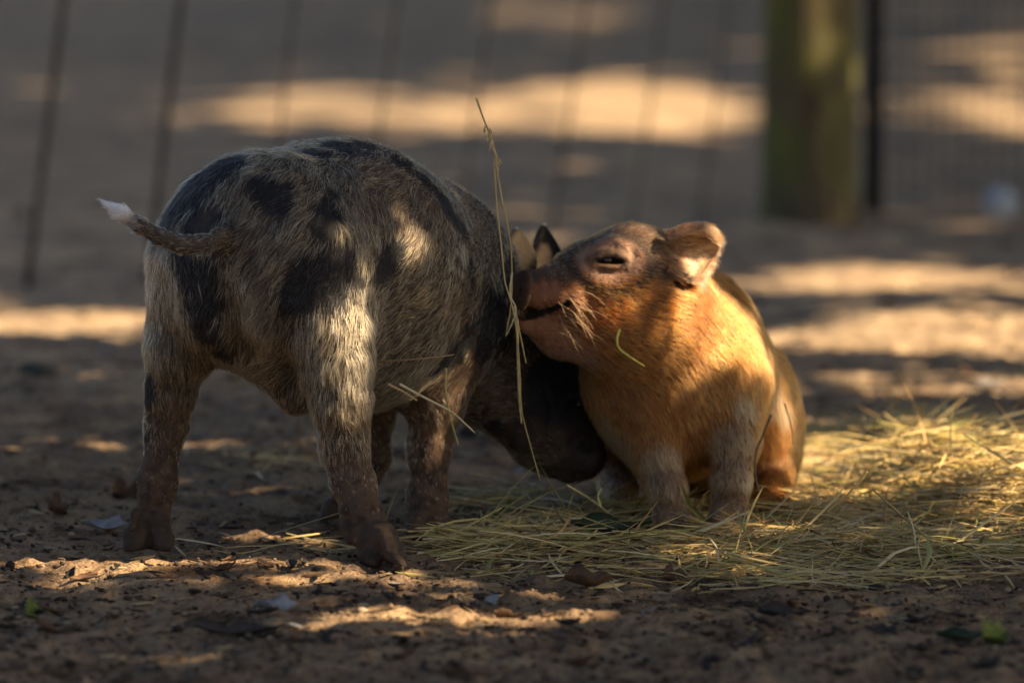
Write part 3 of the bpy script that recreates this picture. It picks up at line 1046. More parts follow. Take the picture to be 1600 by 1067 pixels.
# ------------------------------------------------------------------ ginger piglet
def build_ginger():
    B = Body()
    dn = np.array([.15, -.1, -1.0])
    # trunk
    B.cone(at(1058, 520, 4.30), at(1066, 600, 4.30), pr(100, 4.3), pr(120, 4.3), .03, (.35, 0, -.9))
    B.cone(at(1066, 585, 4.30), at(1114, 665, 4.40), pr(118, 4.30), pr(106, 4.40), .03, (.4, .1, -.9))
    B.cone(at(1098, 560, 4.34), at(1134, 680, 4.42), pr(92, 4.34), pr(84, 4.42), .04, (.3, .1, -.9))
    B.cone(at(1015, 590, 4.26), at(1050, 660, 4.27), pr(100, 4.26), pr(88, 4.27), .03, dn, ln=.8)
    B.cone(at(1120, 665, 4.40), at(1136, 710, 4.43), pr(106, 4.4), pr(90, 4.43), .03, (.2, 0, -.9))
    # neck
    B.cone(at(1010, 470, 4.235), at(1056, 530, 4.285), pr(86, 4.235), pr(108, 4.285), .03, (.7, .1, -.45), ln=.8)
    B.cone(at(985, 540, 4.225), at(1030, 590, 4.26), pr(66, 4.225), pr(98, 4.26), .03, (.5, 0, -.7), ln=.8)
    # head
    hf = np.array([1.0, .05, .05])
    B.cone(at(985, 430, 4.225), at(1010, 445, 4.235), pr(76, 4.225), pr(80, 4.235), .02, hf, ln=.7)
    B.cone(at(985, 432, 4.225), at(918, 436, 4.21), pr(74, 4.225), pr(54, 4.21), .018, hf, ln=.6)
    B.cone(at(918, 436, 4.21), at(862, 452, 4.197), pr(54, 4.21), pr(37, 4.197), .014, hf, ln=.42)
    B.cone(at(862, 452, 4.197), at(822, 458, 4.19), pr(35, 4.197), pr(26, 4.19), .010, hf, ln=.22)
    B.cone(at(822, 504, 4.192), at(880, 518, 4.205), pr(16, 4.195), pr(33, 4.205), .010, (.9, 0, -.3), ln=.5)
    B.cone(at(880, 518, 4.205), at(955, 514, 4.215), pr(36, 4.205), pr(66, 4.215), .018, (.9, 0, -.25), ln=.6)
    B.cone(at(955, 500, 4.21), at(1000, 500, 4.225), pr(66, 4.21), pr(84, 4.225), .02, (.9, 0, -.2), ln=.7)
    n = unit([-.88, -.42, .24]); s_ = unit(np.cross(n, [0, 1, 0])); t_ = np.cross(n, s_)
    B.ell(at(813, 456, 4.182), (.0056, .0205, .0190), [n, s_, t_], .0034, ln=0, tagv=2)
    # front legs
    B.cone(at(1135, 600, 4.26), at(1146, 690, 4.235), pr(66, 4.26), pr(40, 4.235), .02, dn, ln=.8)
    B.chain([(1147, 685, 4.235, 38), (1144, 728, 4.23, 29), (1143, 752, 4.222, 29), (1139, 785, 4.225, 24), (1137, 805, 4.22, 25)], .008, ln=.5)
    B.chain([(1126, 806, 4.215, 19), (1122, 826, 4.205, 17)], .006, ln=.15, tagv=1)
    B.chain([(1150, 806, 4.215, 19), (1153, 826, 4.205, 17)], .006, ln=.15, tagv=1)
    B.cone(at(1010, 640, 4.245), at(1024, 715, 4.225), pr(62, 4.245), pr(36, 4.225), .02, dn, ln=.7)
    B.chain([(1024, 708, 4.225, 35), (1036, 745, 4.22, 28), (1043, 765, 4.214, 28), (1048, 790, 4.218, 23), (1050, 806, 4.215, 25)], .008, ln=.5)
    B.chain([(1038, 806, 4.21, 19), (1034, 826, 4.2, 17)], .006, ln=.15, tagv=1)
    B.chain([(1062, 806, 4.21, 19), (1065, 826, 4.2, 17)], .006, ln=.15, tagv=1)
    # folded hind legs
    B.ell(at(1190, 675, 4.39), (pr(38, 4.4), .055, pr(112, 4.4)), k=.04, flow=dn, ln=.8)
    B.chain([(1205, 740, 4.35, 34), (1203, 785, 4.31, 24), (1216, 800, 4.27, 20), (1222, 806, 4.25, 17)], .012, ln=.6)
    B.ell(at(960, 690, 4.40), (pr(46, 4.4), .05, pr(80, 4.4)), k=.022, flow=dn, ln=.5)
    B.chain([(958, 720, 4.37, 36), (965, 762, 4.34, 26), (968, 775, 4.31, 20)], .012, ln=.4)
    B.chain([(1195, 700, 4.47, 14), (1225, 735, 4.50, 10), (1236, 770, 4.50, 8)], .008, ln=.5)      # tail behind the rump
    # face details
    def H(px, py, off=0.0):
        return B.hit(px, py, off)
    lid = [H(924, 406, .001), H(937, 400, -.0002), H(952, 397, -.0010), H(967, 399, -.0006), H(981, 408, .001)]
    sock = [H(930, 406), H(950, 404), H(972, 406)]
    low = [H(928, 416, .001), H(950, 419, .0002), H(974, 417, .001)]
    brow = [H(936, 386, .002), H(958, 379, .002), H(980, 389, .002)]
    mouth = [H(806, 490, .001), H(822, 489, .001), H(850, 483, .001), H(876, 473, .001), H(890, 466, .002)]
    cheek = [H(896, 458, .004), H(902, 472, .004), H(900, 486, .004)]
    canal = H(1062, 437, 0)
    lipup = [H(845, 470, .003), H(872, 460, .003), H(888, 452, .004)]
    eye_c = H(949, 406.5, .0044)
    for a, b in zip(sock[:-1], sock[1:]):
        B.cone(a, b, .0042, .0042, .004, sub=True)
    for a, b in zip(lid[:-1], lid[1:]):
        B.cone(a, b, .0037, .0037, .0025, hf, ln=.2, tagv=5)
    for a, b in zip(low[:-1], low[1:]):
        B.cone(a, b, .0024, .0024, .0025, hf, ln=.2, tagv=5)
    for a, b in zip(brow[:-1], brow[1:]):
        B.cone(a, b, .0038, .0038, .006, hf, ln=.4)
    for a, b in zip(mouth[:-1], mouth[1:]):
        B.cone(a, b, .0052, .0052, .003, sub=True)
    for wr in ([(838, 438), (843, 455), (840, 474)], [(851, 434), (857, 450), (854, 466)], [(868, 428), (874, 442), (872, 456)]):
        ww = [H(*q, .0004) for q in wr]
        for a, b in zip(ww[:-1], ww[1:]):
            B.cone(a, b, .0011, .0011, .004, sub=True)
    for wr in ([(984, 384), (990, 398), (986, 412)], [(925, 393), (940, 384), (960, 381)], [(935, 424), (955, 427), (975, 422)]):
        ww = [H(*q, .0004) for q in wr]
        for a, b in zip(ww[:-1], ww[1:]):
            B.cone(a, b, .001, .001, .004, sub=True)
    for a, b in zip(lipup[:-1], lipup[1:]):
        B.cone(a, b, .006, .0055, .008, hf, ln=.3)
    for a, b in zip(cheek[:-1], cheek[1:]):
        B.cone(a, b, .0055, .005, .008, (.6, 0, -.6), ln=.5)
    B.cone(canal, canal + np.array([.006, .012, -.004]), .0075, .005, .006, sub=True)
    nr = at(813, 456, 4.182) + n * .0055
    B.cone(nr + t_ * .007, nr + t_ * .007 - n * .006, .0032, .0025, .002, sub=True)
    B.cone(nr - t_ * .007, nr - t_ * .007 - n * .006, .0032, .0025, .002, sub=True)
    V, Q = B.mesh(.0017, .0012)
    flow, ln, tg = B.flows(V)
    ctrl = [
        [(1042, 378, 4.188), (1064, 368, 4.181), (1087, 364, 4.179), (1105, 367, 4.183), (1119, 378, 4.192)],
        [(1036, 366, 4.200), (1060, 356, 4.190), (1085, 351, 4.187), (1109, 355, 4.192), (1125, 374, 4.200)],
        [(1046, 390, 4.204), (1066, 386, 4.208), (1088, 384, 4.211), (1108, 386, 4.209), (1124, 388, 4.203)],
        [(1044, 410, 4.200), (1062, 415, 4.203), (1084, 416, 4.208), (1103, 412, 4.208), (1118, 403, 4.204)],
        [(1040, 424, 4.184), (1056, 434, 4.178), (1080, 443, 4.180), (1100, 430, 4.188), (1113, 412, 4.198)]]
    ear = grid_surface([[at(c[0], c[1], c[2] + .0065 * i) for i, c in enumerate(r)] for r in ctrl], 16, 20, .0036)
    ctrl2 = [[(c[0] - 30, c[1] + 22, 8.52 - c[2]) for c in r] for r in ctrl]
    ear2 = grid_surface([[at(*c) for c in r] for r in ctrl2][::-1], 12, 12, .0036)
    for (ev, ef) in (ear, ear2):
        Q = np.concatenate([Q, ef + len(V)])
        V = np.concatenate([V, ev])
        k = len(ev)
        flow = np.concatenate([flow, np.tile([.9, -.1, .0], (k, 1))])
        ln = np.concatenate([ln, np.full(k, .5)])
        tg = np.concatenate([tg, np.full(k, 4.0)])
    V = V + vert_normals(V, Q) * (.0007 * fbm(V, 50, 51, 2) + .00035 * sstep(-V[:, 0], -at(930, 450, 4.2)[0], -at(860, 450, 4.2)[0]) * fbm(V * np.array([2.2, 1, 1]), 170, 53, 2))[:, None]
    root = thing('ginger_piglet', 'ginger piglet sitting in the hay, snout pressed to the other piglet', 'pig', tuple(gnd(1100, 826)))
    inv = np.array(root.location)
    bvh = BVHTree.FromPolygons([tuple(v) for v in V], [tuple(q) for q in Q])
    dark = patches([(1005, 372, 50), (960, 372, 42), (920, 392, 38), (885, 412, 30), (950, 400, 34), (1030, 380, 30), (985, 400, 34), (1048, 372, 24), (1075, 372, 20), (1100, 366, 16), (860, 422, 18), (835, 432, 12), (1020, 415, 24), (1050, 400, 20), (1040, 430, 16)], bvh)
    grey = patches([(1146, 700, 40), (1140, 760, 46), (1140, 810, 46), (1035, 730, 40), (1048, 790, 44), (1164, 632, 22), (1211, 618, 26), (1225, 640, 20), (1060, 825, 30), (955, 690, 60), (960, 750, 50)], bvh)
    pink = patches([(840, 520, 40), (870, 540, 40), (905, 560, 34), (890, 470, 22), (860, 455, 22), (835, 475, 16)], bvh)
    cream = patches([(1098, 405, 26), (1085, 422, 26), (1108, 392, 20), (1120, 380, 12), (1075, 405, 14)], bvh)
    mouth_p = [(p + np.array([0, .001, -.0008]), .0066) for p in smooth_path(mouth, 12)]
    slit = [(p + np.array([0, .001, -.0012]), .0048) for p in smooth_path(sock, 8)]
    hole = [(canal + np.array([.002, .004, 0]), .0105)]

    def field(P):
        d = 1 - sstep(patch_field(P, dark, .25, 61), .55, 1.4)
        g = 1 - sstep(patch_field(P, grey, .2, 62), .7, 1.25)
        k = 1 - sstep(patch_field(P, pink, .2, 63), .6, 1.2)
        c = 1 - sstep(patch_field(P, cream, .1, 64), .8, 1.1)
        m = 1 - sstep(patch_field(P, mouth_p + hole, .05, 65), .75, 1.05)
        s = 1 - sstep(patch_field(P, slit, .05, 66), .75, 1.05)
        return d, g, k, c, np.maximum(m, s)

    def skin(P, tg):
        d, g, k, c, m = field(P)
        v = fbm(P, 90, 67)
        col = lerp((.15, .052, .018), (.22, .085, .035), sstep(v, -.4, .6))
        col = lerp(col, (.17, .10, .06), g)
        col = lerp(col, (.27, .115, .06), k)
        col = lerp(col, (.095, .056, .036), d)
        col = lerp(col, (.13, .075, .045), np.clip(1 - np.abs(tg - 4), 0, 1))
        col = lerp(col, (.30, .19, .11), c)
        col = lerp(col, (.24, .145, .105), np.clip(1 - np.abs(tg - 2), 0, 1) * .95)
        col = lerp(col, (.045, .03, .022), sstep(np.clip(1 - np.abs(tg - 1), 0, 1), .4, .8) * .85)
        col = lerp(col, (.016, .010, .008), m)
        return np.clip(col * (1 + .15 * v)[:, None], .003, 1)

    o = mesh_obj('body', V - inv, Q, M_SKIN, root)
    color_attr(o, 'pigment', skin(V, tg))

    def hair(P, N, rng):
        d, g, k, c, m = field(P)
        n = len(P)
        col = lerp((.46, .125, .012), (.24, .056, .007), rng.uniform(0, 1, n))
        col = lerp(col, (.66, .27, .05), (rng.uniform(0, 1, n) < .18) * 1.0)
        col = lerp(col, (.46, .27, .115), g * .85)
        col = lerp(col, (.42, .19, .095), k * .8)
        col = lerp(col, (.46, .30, .16), c)
        col = lerp(col, (.125, .068, .036), (rng.uniform(0, 1, n) < d * .85) * 1.0)
        col = lerp(col, (.34, .20, .10), (rng.uniform(0, 1, n) < d * .26) * 1.0)
        er = 1 - sstep(np.linalg.norm(P - at(1088, 392, 4.2), axis=1), .024, .032)
        col = lerp(col, (.20, .115, .06), er * (1 - c) * .9)
        col = lerp(col, (.07, .026, .010), (rng.uniform(0, 1, n) < .20) * 1.0)
        return col, 1 - .2 * d - .2 * k, (1 - m) * (1 - .2 * k)

    grow(root, V, Q, flow, ln, hair, 190000, .0130, .00015, .36, 9, clump=.42, nclump=9, wave=.42).location = tuple(-inv)
    ev, ef = icosphere(3)
    e = mesh_obj('eye', ev * .0056 + eye_c - inv, ef, eye_b.m, root)
    # whisker bristles at the corner of the mouth
    rng = np.random.default_rng(3)
    tb = []
    for i in range(46):
        p0 = B.hit(rng.uniform(868, 912), rng.uniform(455, 520), 0)
        a = rng.uniform(-.1, 1.2)
        dr = unit([math.cos(a), -.45 + rng.normal(0, .2), -math.sin(a)])
        L = rng.uniform(.012, .03)
        tb.append(tube(smooth_path([p0 - inv, p0 - inv + dr * L * .5, p0 - inv + dr * L + np.array([0, 0, -.25 * L])], 6), np.linspace(.00022, .00006, 6), 5))
    Vw, Fw, sw = join_tubes(tb)
    wb = NB('whisker'); wb.principled((.62, .42, .24), .4)
    mesh_obj('whiskers', Vw, Fw, wb.m, root, True, sw)
    return root


build_spotted()
build_ginger()

# ------------------------------------------------------------------ hay
hb = NB('hay_straw')
hb_b = hb.principled(hb.attr('straw'), 0.55, spec=0.35)
M_HAY = hb.m
HAY_COL = np.array([(.60, .43, .17), (.50, .38, .13), (.66, .50, .22), (.36, .33, .10), (.46, .29, .11), (.72, .60, .34), (.25, .16, .07)])


def straw_ribbons(P, D, L, W, C, bend, rng, seg=5):
    """many V-folded blades: P centre, D unit direction"""
    n = len(P)
    up = np.array([0, 0, 1.0])
    sd_ = unit(np.cross(D, up) + rng.normal(0, .35, (n, 3)))
    nn = np.cross(sd_, D)
    t = np.linspace(-.5, .5, seg)
    kink = rng.uniform(-.35, .35, n)
    X = P[:, None] + D[:, None] * (t[None, :, None] * L[:, None, None]) + nn[:, None] * ((.25 - t ** 2)[None, :, None] * (bend * L)[:, None, None]) \
        + sd_[:, None] * (np.abs(t[None, :] - kink[:, None])[..., None] * (rng.normal(0, .16, n) * L)[:, None, None])
    wd = (W[:, None] * np.array([.5, .9, 1, .85, .25])[None])[..., None]
    A = X + sd_[:, None] * wd; M = X + nn[:, None] * wd * .7; Bq = X - sd_[:, None] * wd
    V = np.stack([A, M, Bq], 2).reshape(-1, 3)
    idx = np.arange(n * seg * 3).reshape(n, seg, 3)
    F = []
    for j in (0, 1):
        F.append(np.stack([idx[:, :-1, j], idx[:, 1:, j], idx[:, 1:, j + 1], idx[:, :-1, j + 1]], -1).reshape(-1, 4))
    return V, np.concatenate(F), np.repeat(C, seg * 3, 0)


def build_hay():
    rng = np.random.default_rng(21)
    # photo px, py, spread px, py, count, pile height
    heaps = [(1480, 765, 150, 44, 3600, .058), (1280, 815, 150, 32, 1900, .020), (1100, 858, 170, 14, 1200, .007), (880, 852, 110, 18, 1000, .008), (1380, 860, 190, 18, 1700, .016),
             (770, 862, 60, 16, 300, .006), (980, 805, 110, 18, 700, .008), (820, 795, 90, 18, 420, .005), (1450, 700, 170, 22, 1500, .028), (1300, 690, 130, 16, 520, .012), (715, 845, 50, 12, 80, .005),
             (1570, 800, 70, 40, 900, .045), (1040, 896, 260, 11, 150, .002), (1350, 902, 260, 12, 260, .003),  (500, 850, 160, 25, 50, .002), (450, 720, 200, 30, 60, .002), (1120, 800, 90, 10, 260, .004), (1210, 850, 90, 12, 600, .010)]
    Ps, Ls, Ds = [], [], []
    for (cx, cy, sx, sy, n, hgt) in heaps:
        a = rng.normal(0, .62, (n, 2)).clip(-1.5, 1.5)
        for (u, v) in a:
            px, py = cx + u * sx, min(cy + v * sy, 925)
            g = gnd(px, py)
            h = hgt * math.exp(-(u * u + v * v) * .9)
            z = gz(g[0], g[1]) + .002 + abs(rng.uniform(0, 1)) * h
            Ps.append((g[0], g[1], z)); Ds.append(h)
    P = np.array(Ps); n = len(P)
    th = rng.normal(0, 1.1, n)
    tilt = rng.normal(.0, .10, n) + (rng.uniform(0, 1, n) < .022) * rng.uniform(.2, .7, n)
    D = np.stack([np.cos(th) * np.cos(tilt), np.sin(th) * np.cos(tilt), np.sin(tilt)], 1)
    L = rng.uniform(.02, .12, n) * (1 - .5 * (rng.uniform(0, 1, n) < .5)) * np.where(rng.uniform(0, 1, n) < .18, .3, 1)
    P[:, 2] += np.abs(np.sin(tilt)) * L * .5
    W = rng.uniform(.0004, .0013, n) * np.where(rng.uniform(0, 1, n) < .12, 1.9, 1)
    C = HAY_COL[rng.choice(len(HAY_COL), n, p=[.24, .18, .17, .13, .1, .1, .08])] * rng.uniform(.65, 1.15, (n, 1))
    V, F, c = straw_ribbons(P, D, L, W, C, rng.normal(0, .12, n), rng)
    o = mesh_obj('hay', V, F, M_HAY)
    color_attr(o, 'straw', c)
    tag(o, 'loose golden hay spread under and beside the ginger piglet', 'hay', None, 'stuff')


build_hay()


def stalk(label, pts, w, col, heads=None, name='straw_stalk', grp='single straw stalks'):
    """pts: (px,py,Y) along the stalk"""
    path = smooth_path([at(*p) for p in pts], 22)
    base = path[0].copy()
    V, F, s = tube(path - base, np.linspace(w, w * .55, 22) * (1 + .12 * np.sin(np.arange(22) * 2.3)), 7)
    o = mesh_obj(name, V, F, M_HAY, None, True, s)
    color_attr(o, 'straw', np.tile(np.array(col) , (len(V), 1)) * (1 + .2 * np.sin(np.arange(len(V)) * .37))[:, None])
    o.location = tuple(base)
    tag(o, label, 'straw', grp)
    return o


Y_ = (.46, .36, .15); G_ = (.42, .42, .10); W_ = (.58, .50, .29); BR = (.36, .22, .09)
st = stalk('tallest straw, seed head high above the spotted back, reaching down to the snout', [(744, 154, 4.10), (757, 190, 4.10), (770, 222, 4.10), (777, 270, 4.10), (786, 320, 4.10), (797, 375, 4.11), (800, 430, 4.12), (798, 480, 4.13), (790, 524, 4.13)], .0009, Y_)
rngh = np.random.default_rng(8)
hd = []
b0 = np.array(st.location)
for i in range(26):
    q = at(762 + i * .55 + rngh.normal(0, 2), 195 + i * 2.6, 4.10 + rngh.normal(0, .001)) - b0
    dd = unit([rngh.normal(.2, .35), rngh.normal(0, .3), -1])
    hd.append(tube([q, q + dd * .003, q + dd * .0065], [.0004, .0009, .0002], 5))
Vh, Fh, sh = join_tubes(hd)
oh = mesh_obj('seed_head', Vh, Fh, M_HAY, st, True, sh)
color_attr(oh, 'straw', np.tile((.55, .42, .22), (len(Vh), 1)))
stalk('long straw beside the tallest one, hanging past the snout to the hay', [(772, 250, 4.105), (776, 320, 4.105), (784, 390, 4.10), (789, 440, 4.10), (803, 490, 4.10), (812, 570, 4.11), (815, 640, 4.12), (830, 700, 4.13), (845, 753, 4.14)], .0008, Y_)
stalk('short bent straw dangling at the ginger snout tip', [(800, 425, 4.12), (797, 460, 4.12), (806, 482, 4.115), (800, 505, 4.115), (790, 526, 4.12)], .0009, W_)
stalk('thick straw under the ginger chin, lower half split in two', [(808, 500, 4.12), (809, 560, 4.12), (811, 620, 4.12), (815, 662, 4.12)], .0013, Y_)
stalk('straw slanting from the ginger mouth corner down to the right', [(803, 478, 4.125), (812, 520, 4.125), (822, 568, 4.13)], .0010, Y_)
stalk('pale straw lying slantwise under the spotted belly', [(624, 600, 4.02), (665, 622, 4.02), (700, 640, 4.025), (712, 648, 4.03), (742, 676, 4.04)], .0011, W_)
stalk('short tan straw ending left of the pale slanting one', [(606, 600, 4.03), (630, 612, 4.03), (652, 626, 4.03)], .0011, (.5, .36, .18))
stalk('thin brown straw across the black shoulder patch', [(590, 565, 4.06), (640, 562, 4.05), (690, 557, 4.05), (709, 554, 4.06)], .0009, BR)
stalk('upright yellow straw hanging over the brown foreleg', [(697, 575, 4.08), (696, 610, 4.08), (703, 650, 4.09), (716, 695, 4.10)], .0012, (.42, .34, .12))
stalk('curved yellow straw stuck on the ginger chest', [(968, 515, 4.135), (964, 530, 4.13), (968, 545, 4.13), (985, 558, 4.13), (1007, 572, 4.14)], .0012, (.60, .52, .10))
stalk('brown straw hanging between the spotted hind legs', [(576, 620, 4.06), (579, 660, 4.06), (574, 700, 4.06), (569, 722, 4.06)], .0009, BR)
stalk('thick dark straw leaning on the ginger foreleg', [(1205, 648, 4.2), (1190, 685, 4.2), (1182, 705, 4.2), (1180, 740, 4.2), (1188, 775, 4.2)], .0012, (.16, .12, .06))
stalk('thin dark straw on the ginger hip', [(1226, 630, 4.31), (1236, 665, 4.31), (1240, 695, 4.31)], .0009, (.16, .12, .06))
stalk('long straw slanting up from the hay beside the spotted hoof', [(676, 857, 4.08), (720, 828, 4.08), (784, 793, 4.09)], .0014, (.44, .33, .14))
stalk('long dark straw poking up right of the ginger piglet', [(1362, 866, 4.02), (1420, 808, 4.04), (1362, 764, 4.10)][:0] or [(1478, 866, 4.05), (1420, 815, 4.06), (1364, 765, 4.07)], .0012, (.3, .22, .1))
stalk('straw leaning right in front of the ginger foot', [(1290, 800, 4.12), (1325, 772, 4.12), (1356, 736, 4.12)], .0010, (.36, .27, .1))
stalk('blurred straw standing up in the hay at far right', [(1600, 735, 4.3), (1550, 705, 4.32), (1505, 677, 4.33)], .0016, (.5, .44, .2))
stalk('pale upright straw in the middle of the right hay heap', [(1430, 865, 4.04), (1428, 830, 4.04), (1418, 798, 4.05)], .0010, W_)
stalk('greenish straw crossing before the ginger feet', [(890, 862, 4.08), (990, 838, 4.1), (1085, 826, 4.11)], .0011, G_)
stalk('yellow straw standing before the dark snout', [(938, 790, 4.16), (934, 775, 4.16), (940, 762, 4.16)], .0012, (.5, .45, .12))
stalk('straw slanting out of the hay left of the ginger foot', [(885, 757, 4.15), (930, 785, 4.15), (985, 828, 4.12)], .0010, Y_)

# ------------------------------------------------------------------ dead leaves, feather, crumbs
lfm = {}


def leaf_mat(key, c1, c2, rough=.7):
    b = NB(key)
    p = b.pos()
    n1 = b.noise(120, 4, .6, p)
    b.principled(b.ramp(n1.outputs[0], [(.3, c1), (.7, c2)]).outputs[0], rough, n1.outputs[0], .5, .001)
    lfm[key] = b.m


leaf_mat('brown_leaf', (.06, .032, .018), (.15, .08, .04))
leaf_mat('dark_leaf', (.022, .018, .016), (.06, .045, .035))
leaf_mat('grey_leaf', (.16, .15, .15), (.32, .30, .29))
leaf_mat('green_leaf', (.08, .11, .02), (.16, .19, .04))
leaf_mat('dark_green_leaf', (.012, .024, .012), (.03, .05, .022), .4)


def dry_leaf_mesh(L, W, curl, rng, nu=9, nv=7):
    """lens-shaped curled leaf lying on z=0"""
    V, F = [], []
    tw = rng.normal(0, .5)
    rag, fr, ph = rng.uniform(.15, .4), rng.uniform(7, 14), rng.uniform(0, 6)
    for th in (0, 1):
        for i in range(nu):
            u = i / (nu - 1)
            w_ = W * (math.sin(math.pi * min(max(u, .03), .985) ** .85)) ** .8 * (1 + rag * math.sin(u * fr + ph) + .5 * rag * math.sin(u * fr * 2.3 + 2 * ph))
            for j in range(nv):
                v = (j / (nv - 1)) * 2 - 1
                x = (u - .5) * L; y = v * w_ + .12 * W * math.sin(u * 9)
                z = curl * (v * v * w_ * 1.1 + (u - .5) ** 2 * L * .9) + tw * (u - .5) * y + .06 * W * math.sin(v * 5 + u * 7)
                V.append((x, y, z + .0003 + th * .0006))
    k = nu * nv
    for i in range(nu - 1):
        for j in range(nv - 1):
            a = i * nv + j
            F.append((a + k, a + nv + k, a + nv + 1 + k, a + 1 + k)); F.append((a, a + 1, a + nv + 1, a + nv))
    for i in range(nu - 1):
        for (a, b) in ((i * nv, (i + 1) * nv), ((i + 1) * nv + nv - 1, i * nv + nv - 1)):
            F.append((a, b, b + k, a + k))
    V = np.array(V)
    V[:, 2] -= V[:, 2].min()
    return V, np.array(F)


def put_leaf(px, py, L, W, curl, key, label, rz, tilt=0.0, cat='leaf', name='fallen_leaf', grp='fallen leaves on the dirt', seed=0, dz=0.0):
    rng = np.random.default_rng(seed + int(px))
    V, F = dry_leaf_mesh(L, W, curl, rng)
    o = mesh_obj(name, V, F, lfm[key])
    g = gnd(px, py)
    o.location = (g[0], g[1], gz(g[0], g[1]) + .0006 + dz)
    o.rotation_euler = (tilt, 0, rz)
    tag(o, label, cat, grp)
    return o


put_leaf(920, 917, .040, .013, .8, 'brown_leaf', 'curled brown leaf in front of the hay, below the dark snout', .1, .15)
put_leaf(1052, 902, .020, .008, 1.2, 'brown_leaf', 'small folded russet leaf standing at the front edge of the hay', .3, .7)
put_leaf(955, 852, .070, .014, .5, 'dark_green_leaf', 'shiny black-green leaf half buried in the hay before the ginger feet', .1, .2, dz=.012)
put_leaf(1225, 962, .042, .010, .6, 'dark_leaf', 'dark leaf lying alone on the front dirt below the hay', -.1, .1)
put_leaf(45, 950, .024, .010, .9, 'green_leaf', 'small bright green leaf at the left front edge', 1.2, .9)
put_leaf(1545, 1000, .030, .010, 1.2, 'green_leaf', 'green sprig leaf at the right front corner', .8, .7)
put_leaf(1500, 1005, .036, .010, .6, 'dark_green_leaf', 'dark green leaf lying by the green sprig at right front', .0, .1)
put_leaf(240, 866, .050, .006, .3, 'grey_leaf', 'long pale blade lying left of the spotted hind hoof', -.15, .1)
put_leaf(200, 770, .030, .013, 1.0, 'brown_leaf', 'dark curled leaf behind the spotted left hind foot', .2, .6)
put_leaf(90, 808, .020, .010, 1.1, 'brown_leaf', 'brown crumpled leaf left of the pale grey leaves', .5, .5)
put_leaf(165, 826, .040, .012, .5, 'grey_leaf', 'pale grey leaf just left of the spotted hind foot', -.2, .2)
put_leaf(1140, 668, .02, .008, .8, 'grey_leaf', 'tiny pale leaf behind the ginger rump', -.2, .3)
put_leaf(1375, 668, .045, .018, .6, 'grey_leaf', 'pale blurred leaf behind the hay heap', .3, .4)
put_leaf(1505, 690, .040, .018, .8, 'grey_leaf', 'bluish white blurred leaf behind the right end of the hay', .3, .5)
put_leaf(60, 590, .045, .010, .3, 'dark_green_leaf', 'blurred dark green leaf left of the spotted piglet', .1, .3)
put_leaf(375, 990, .070, .010, .5, 'dark_leaf', 'long dark leaf on the front dirt left of centre', .1, .15)
put_leaf(430, 948, .035, .012, .5, 'grey_leaf', 'pale grey leaf behind the long dark front leaf', .2, .15)

protos = []
prng = np.random.default_rng(77)
for key, lab, cat in (('brown_leaf', 'small brown dead leaf lying loose on the sandy dirt', 'leaf'), ('dark_leaf', 'small blackish dead leaf lying loose on the sandy dirt', 'leaf'), ('grey_leaf', 'small greyish dead leaf lying loose on the sandy dirt', 'leaf')):
    for q in range(3):
        V, F = dry_leaf_mesh(.020, .0040, prng.uniform(.15, .9), prng, 16, 7)
        me = mesh_obj('dead_leaf', V, F, lfm[key])
        protos.append((me, lab, cat))
used = set()
for i in range(230):
    k = int(prng.choice(9, p=[.13, .13, .1, .18, .18, .16, .04, .04, .04]))
    p, lab, cat = protos[k]
    py = prng.choice([prng.uniform(880, 1075), prng.uniform(540, 860), prng.uniform(260, 540)], p=[.5, .3, .2])
    px = prng.uniform(-20, 1620)
    if py > 860 and py < 930 and px > 700:
        py += 60
    if k in used:
        o = p.copy(); S.collection.objects.link(o)
    else:
        o = p; used.add(k)
    g = gnd(px, py)
    s = prng.uniform(.35, 1.3) * (1.5 if py < 700 else 1)
    o.location = (g[0], g[1], gz(g[0], g[1]) + .0008)
    o.rotation_euler = (prng.normal(0, .3), prng.normal(0, .25), prng.uniform(0, 6.28))
    o.scale = (s, s, s)
    tag(o, lab, cat, 'dead leaves scattered on the dirt')


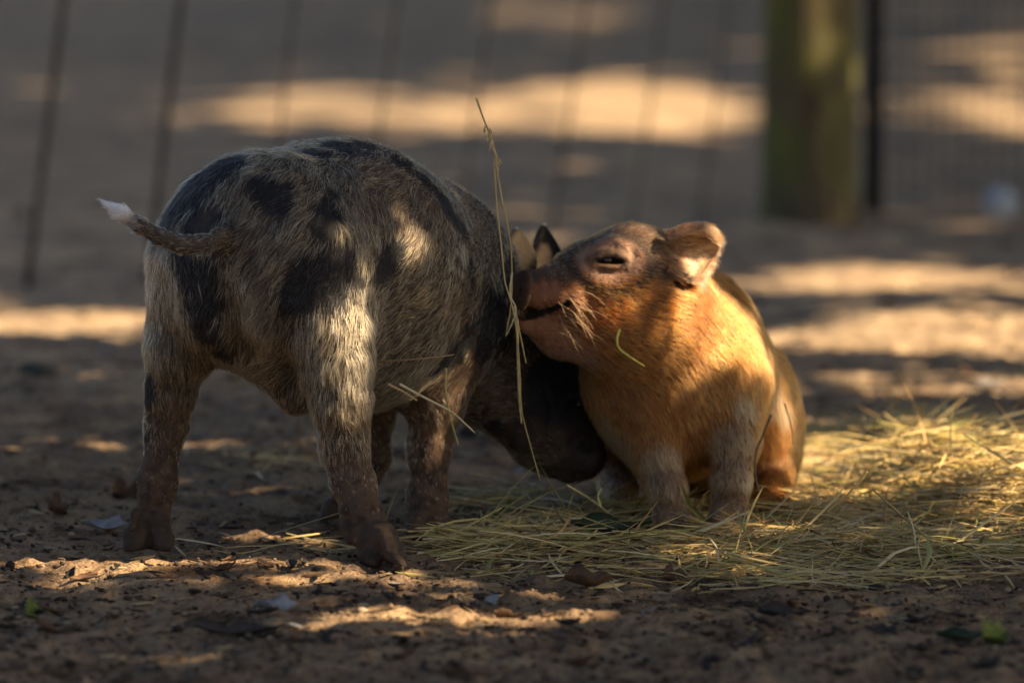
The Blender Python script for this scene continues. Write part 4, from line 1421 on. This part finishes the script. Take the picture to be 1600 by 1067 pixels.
def build_crumbs():
    rng = np.random.default_rng(33)
    bv, bf = icosphere(1)
    n = 9000
    py = np.concatenate([rng.uniform(790, 1085, n * 2 // 3), rng.uniform(450, 800, n - n * 2 // 3)])
    px = rng.uniform(-40, 1640, n)
    Vs, Fs, Cs = [], [], []
    o = 0
    for i in range(n):
        g = gnd(px[i], py[i])
        s = .0006 + .0022 * rng.uniform(0, 1) ** 3 + (.003 if rng.uniform() < .02 else 0)
        v = bv * s * np.array([rng.uniform(.8, 1.6), rng.uniform(.8, 1.4), rng.uniform(.5, 1)]) * (1 + .3 * rng.normal(0, .5, (len(bv), 1)))
        v = v + np.array([g[0], g[1], 0])
        Vs.append(v); Fs.append(bf + o); o += len(bv)
        c = np.array([(.05, .036, .027), (.12, .085, .06), (.24, .175, .12), (.03, .022, .02)][rng.choice(4, p=[.35, .3, .15, .2])]) * rng.uniform(.7, 1.3)
        Cs.append(np.tile(c, (len(bv), 1)))
    V = np.concatenate(Vs)
    c0 = V.reshape(n, -1, 3).mean(1)
    V[:, 2] += np.repeat(ground_height(c0[:, 0], c0[:, 1]) + .0008, len(bv))
    # chips of bark and bits of stem among them
    m = 4200
    py = np.concatenate([rng.uniform(800, 1085, m // 2), rng.uniform(430, 800, m - m // 2)])
    px = rng.uniform(-40, 1640, m)
    P = np.array([gnd(a, b) for a, b in zip(px, py)])
    P[:, 2] = ground_height(P[:, 0], P[:, 1]) + .001
    th = rng.uniform(0, 6.28, m)
    D = unit(np.stack([np.cos(th), np.sin(th), rng.normal(0, .08, m)], 1))
    C = np.array([(.03, .022, .017), (.09, .055, .032), (.34, .26, .14), (.17, .115, .065)])[rng.choice(4, m, p=[.42, .25, .12, .21])]
    V2, F2, c2 = straw_ribbons(P, D, rng.uniform(.004, .03, m) * rng.uniform(.4, 1, m), rng.uniform(.0004, .0022, m), C, rng.normal(0, .1, m), rng)
    b = NB('dirt_crumb')
    b.principled(b.attr('straw'), .95, spec=.1)
    ob = mesh_obj('dirt_crumbs', V, np.concatenate(Fs), b.m, None, True)
    color_attr(ob, 'straw', np.concatenate(Cs))
    tag(ob, 'crumbs of earth strewn over the sandy ground', 'dirt', None, 'stuff')
    ob = mesh_obj('ground_litter', V2, F2, b.m, None, True)
    color_attr(ob, 'straw', c2)
    tag(ob, 'bits of bark and dry stem strewn over the ground', 'litter', None, 'stuff')


build_crumbs()
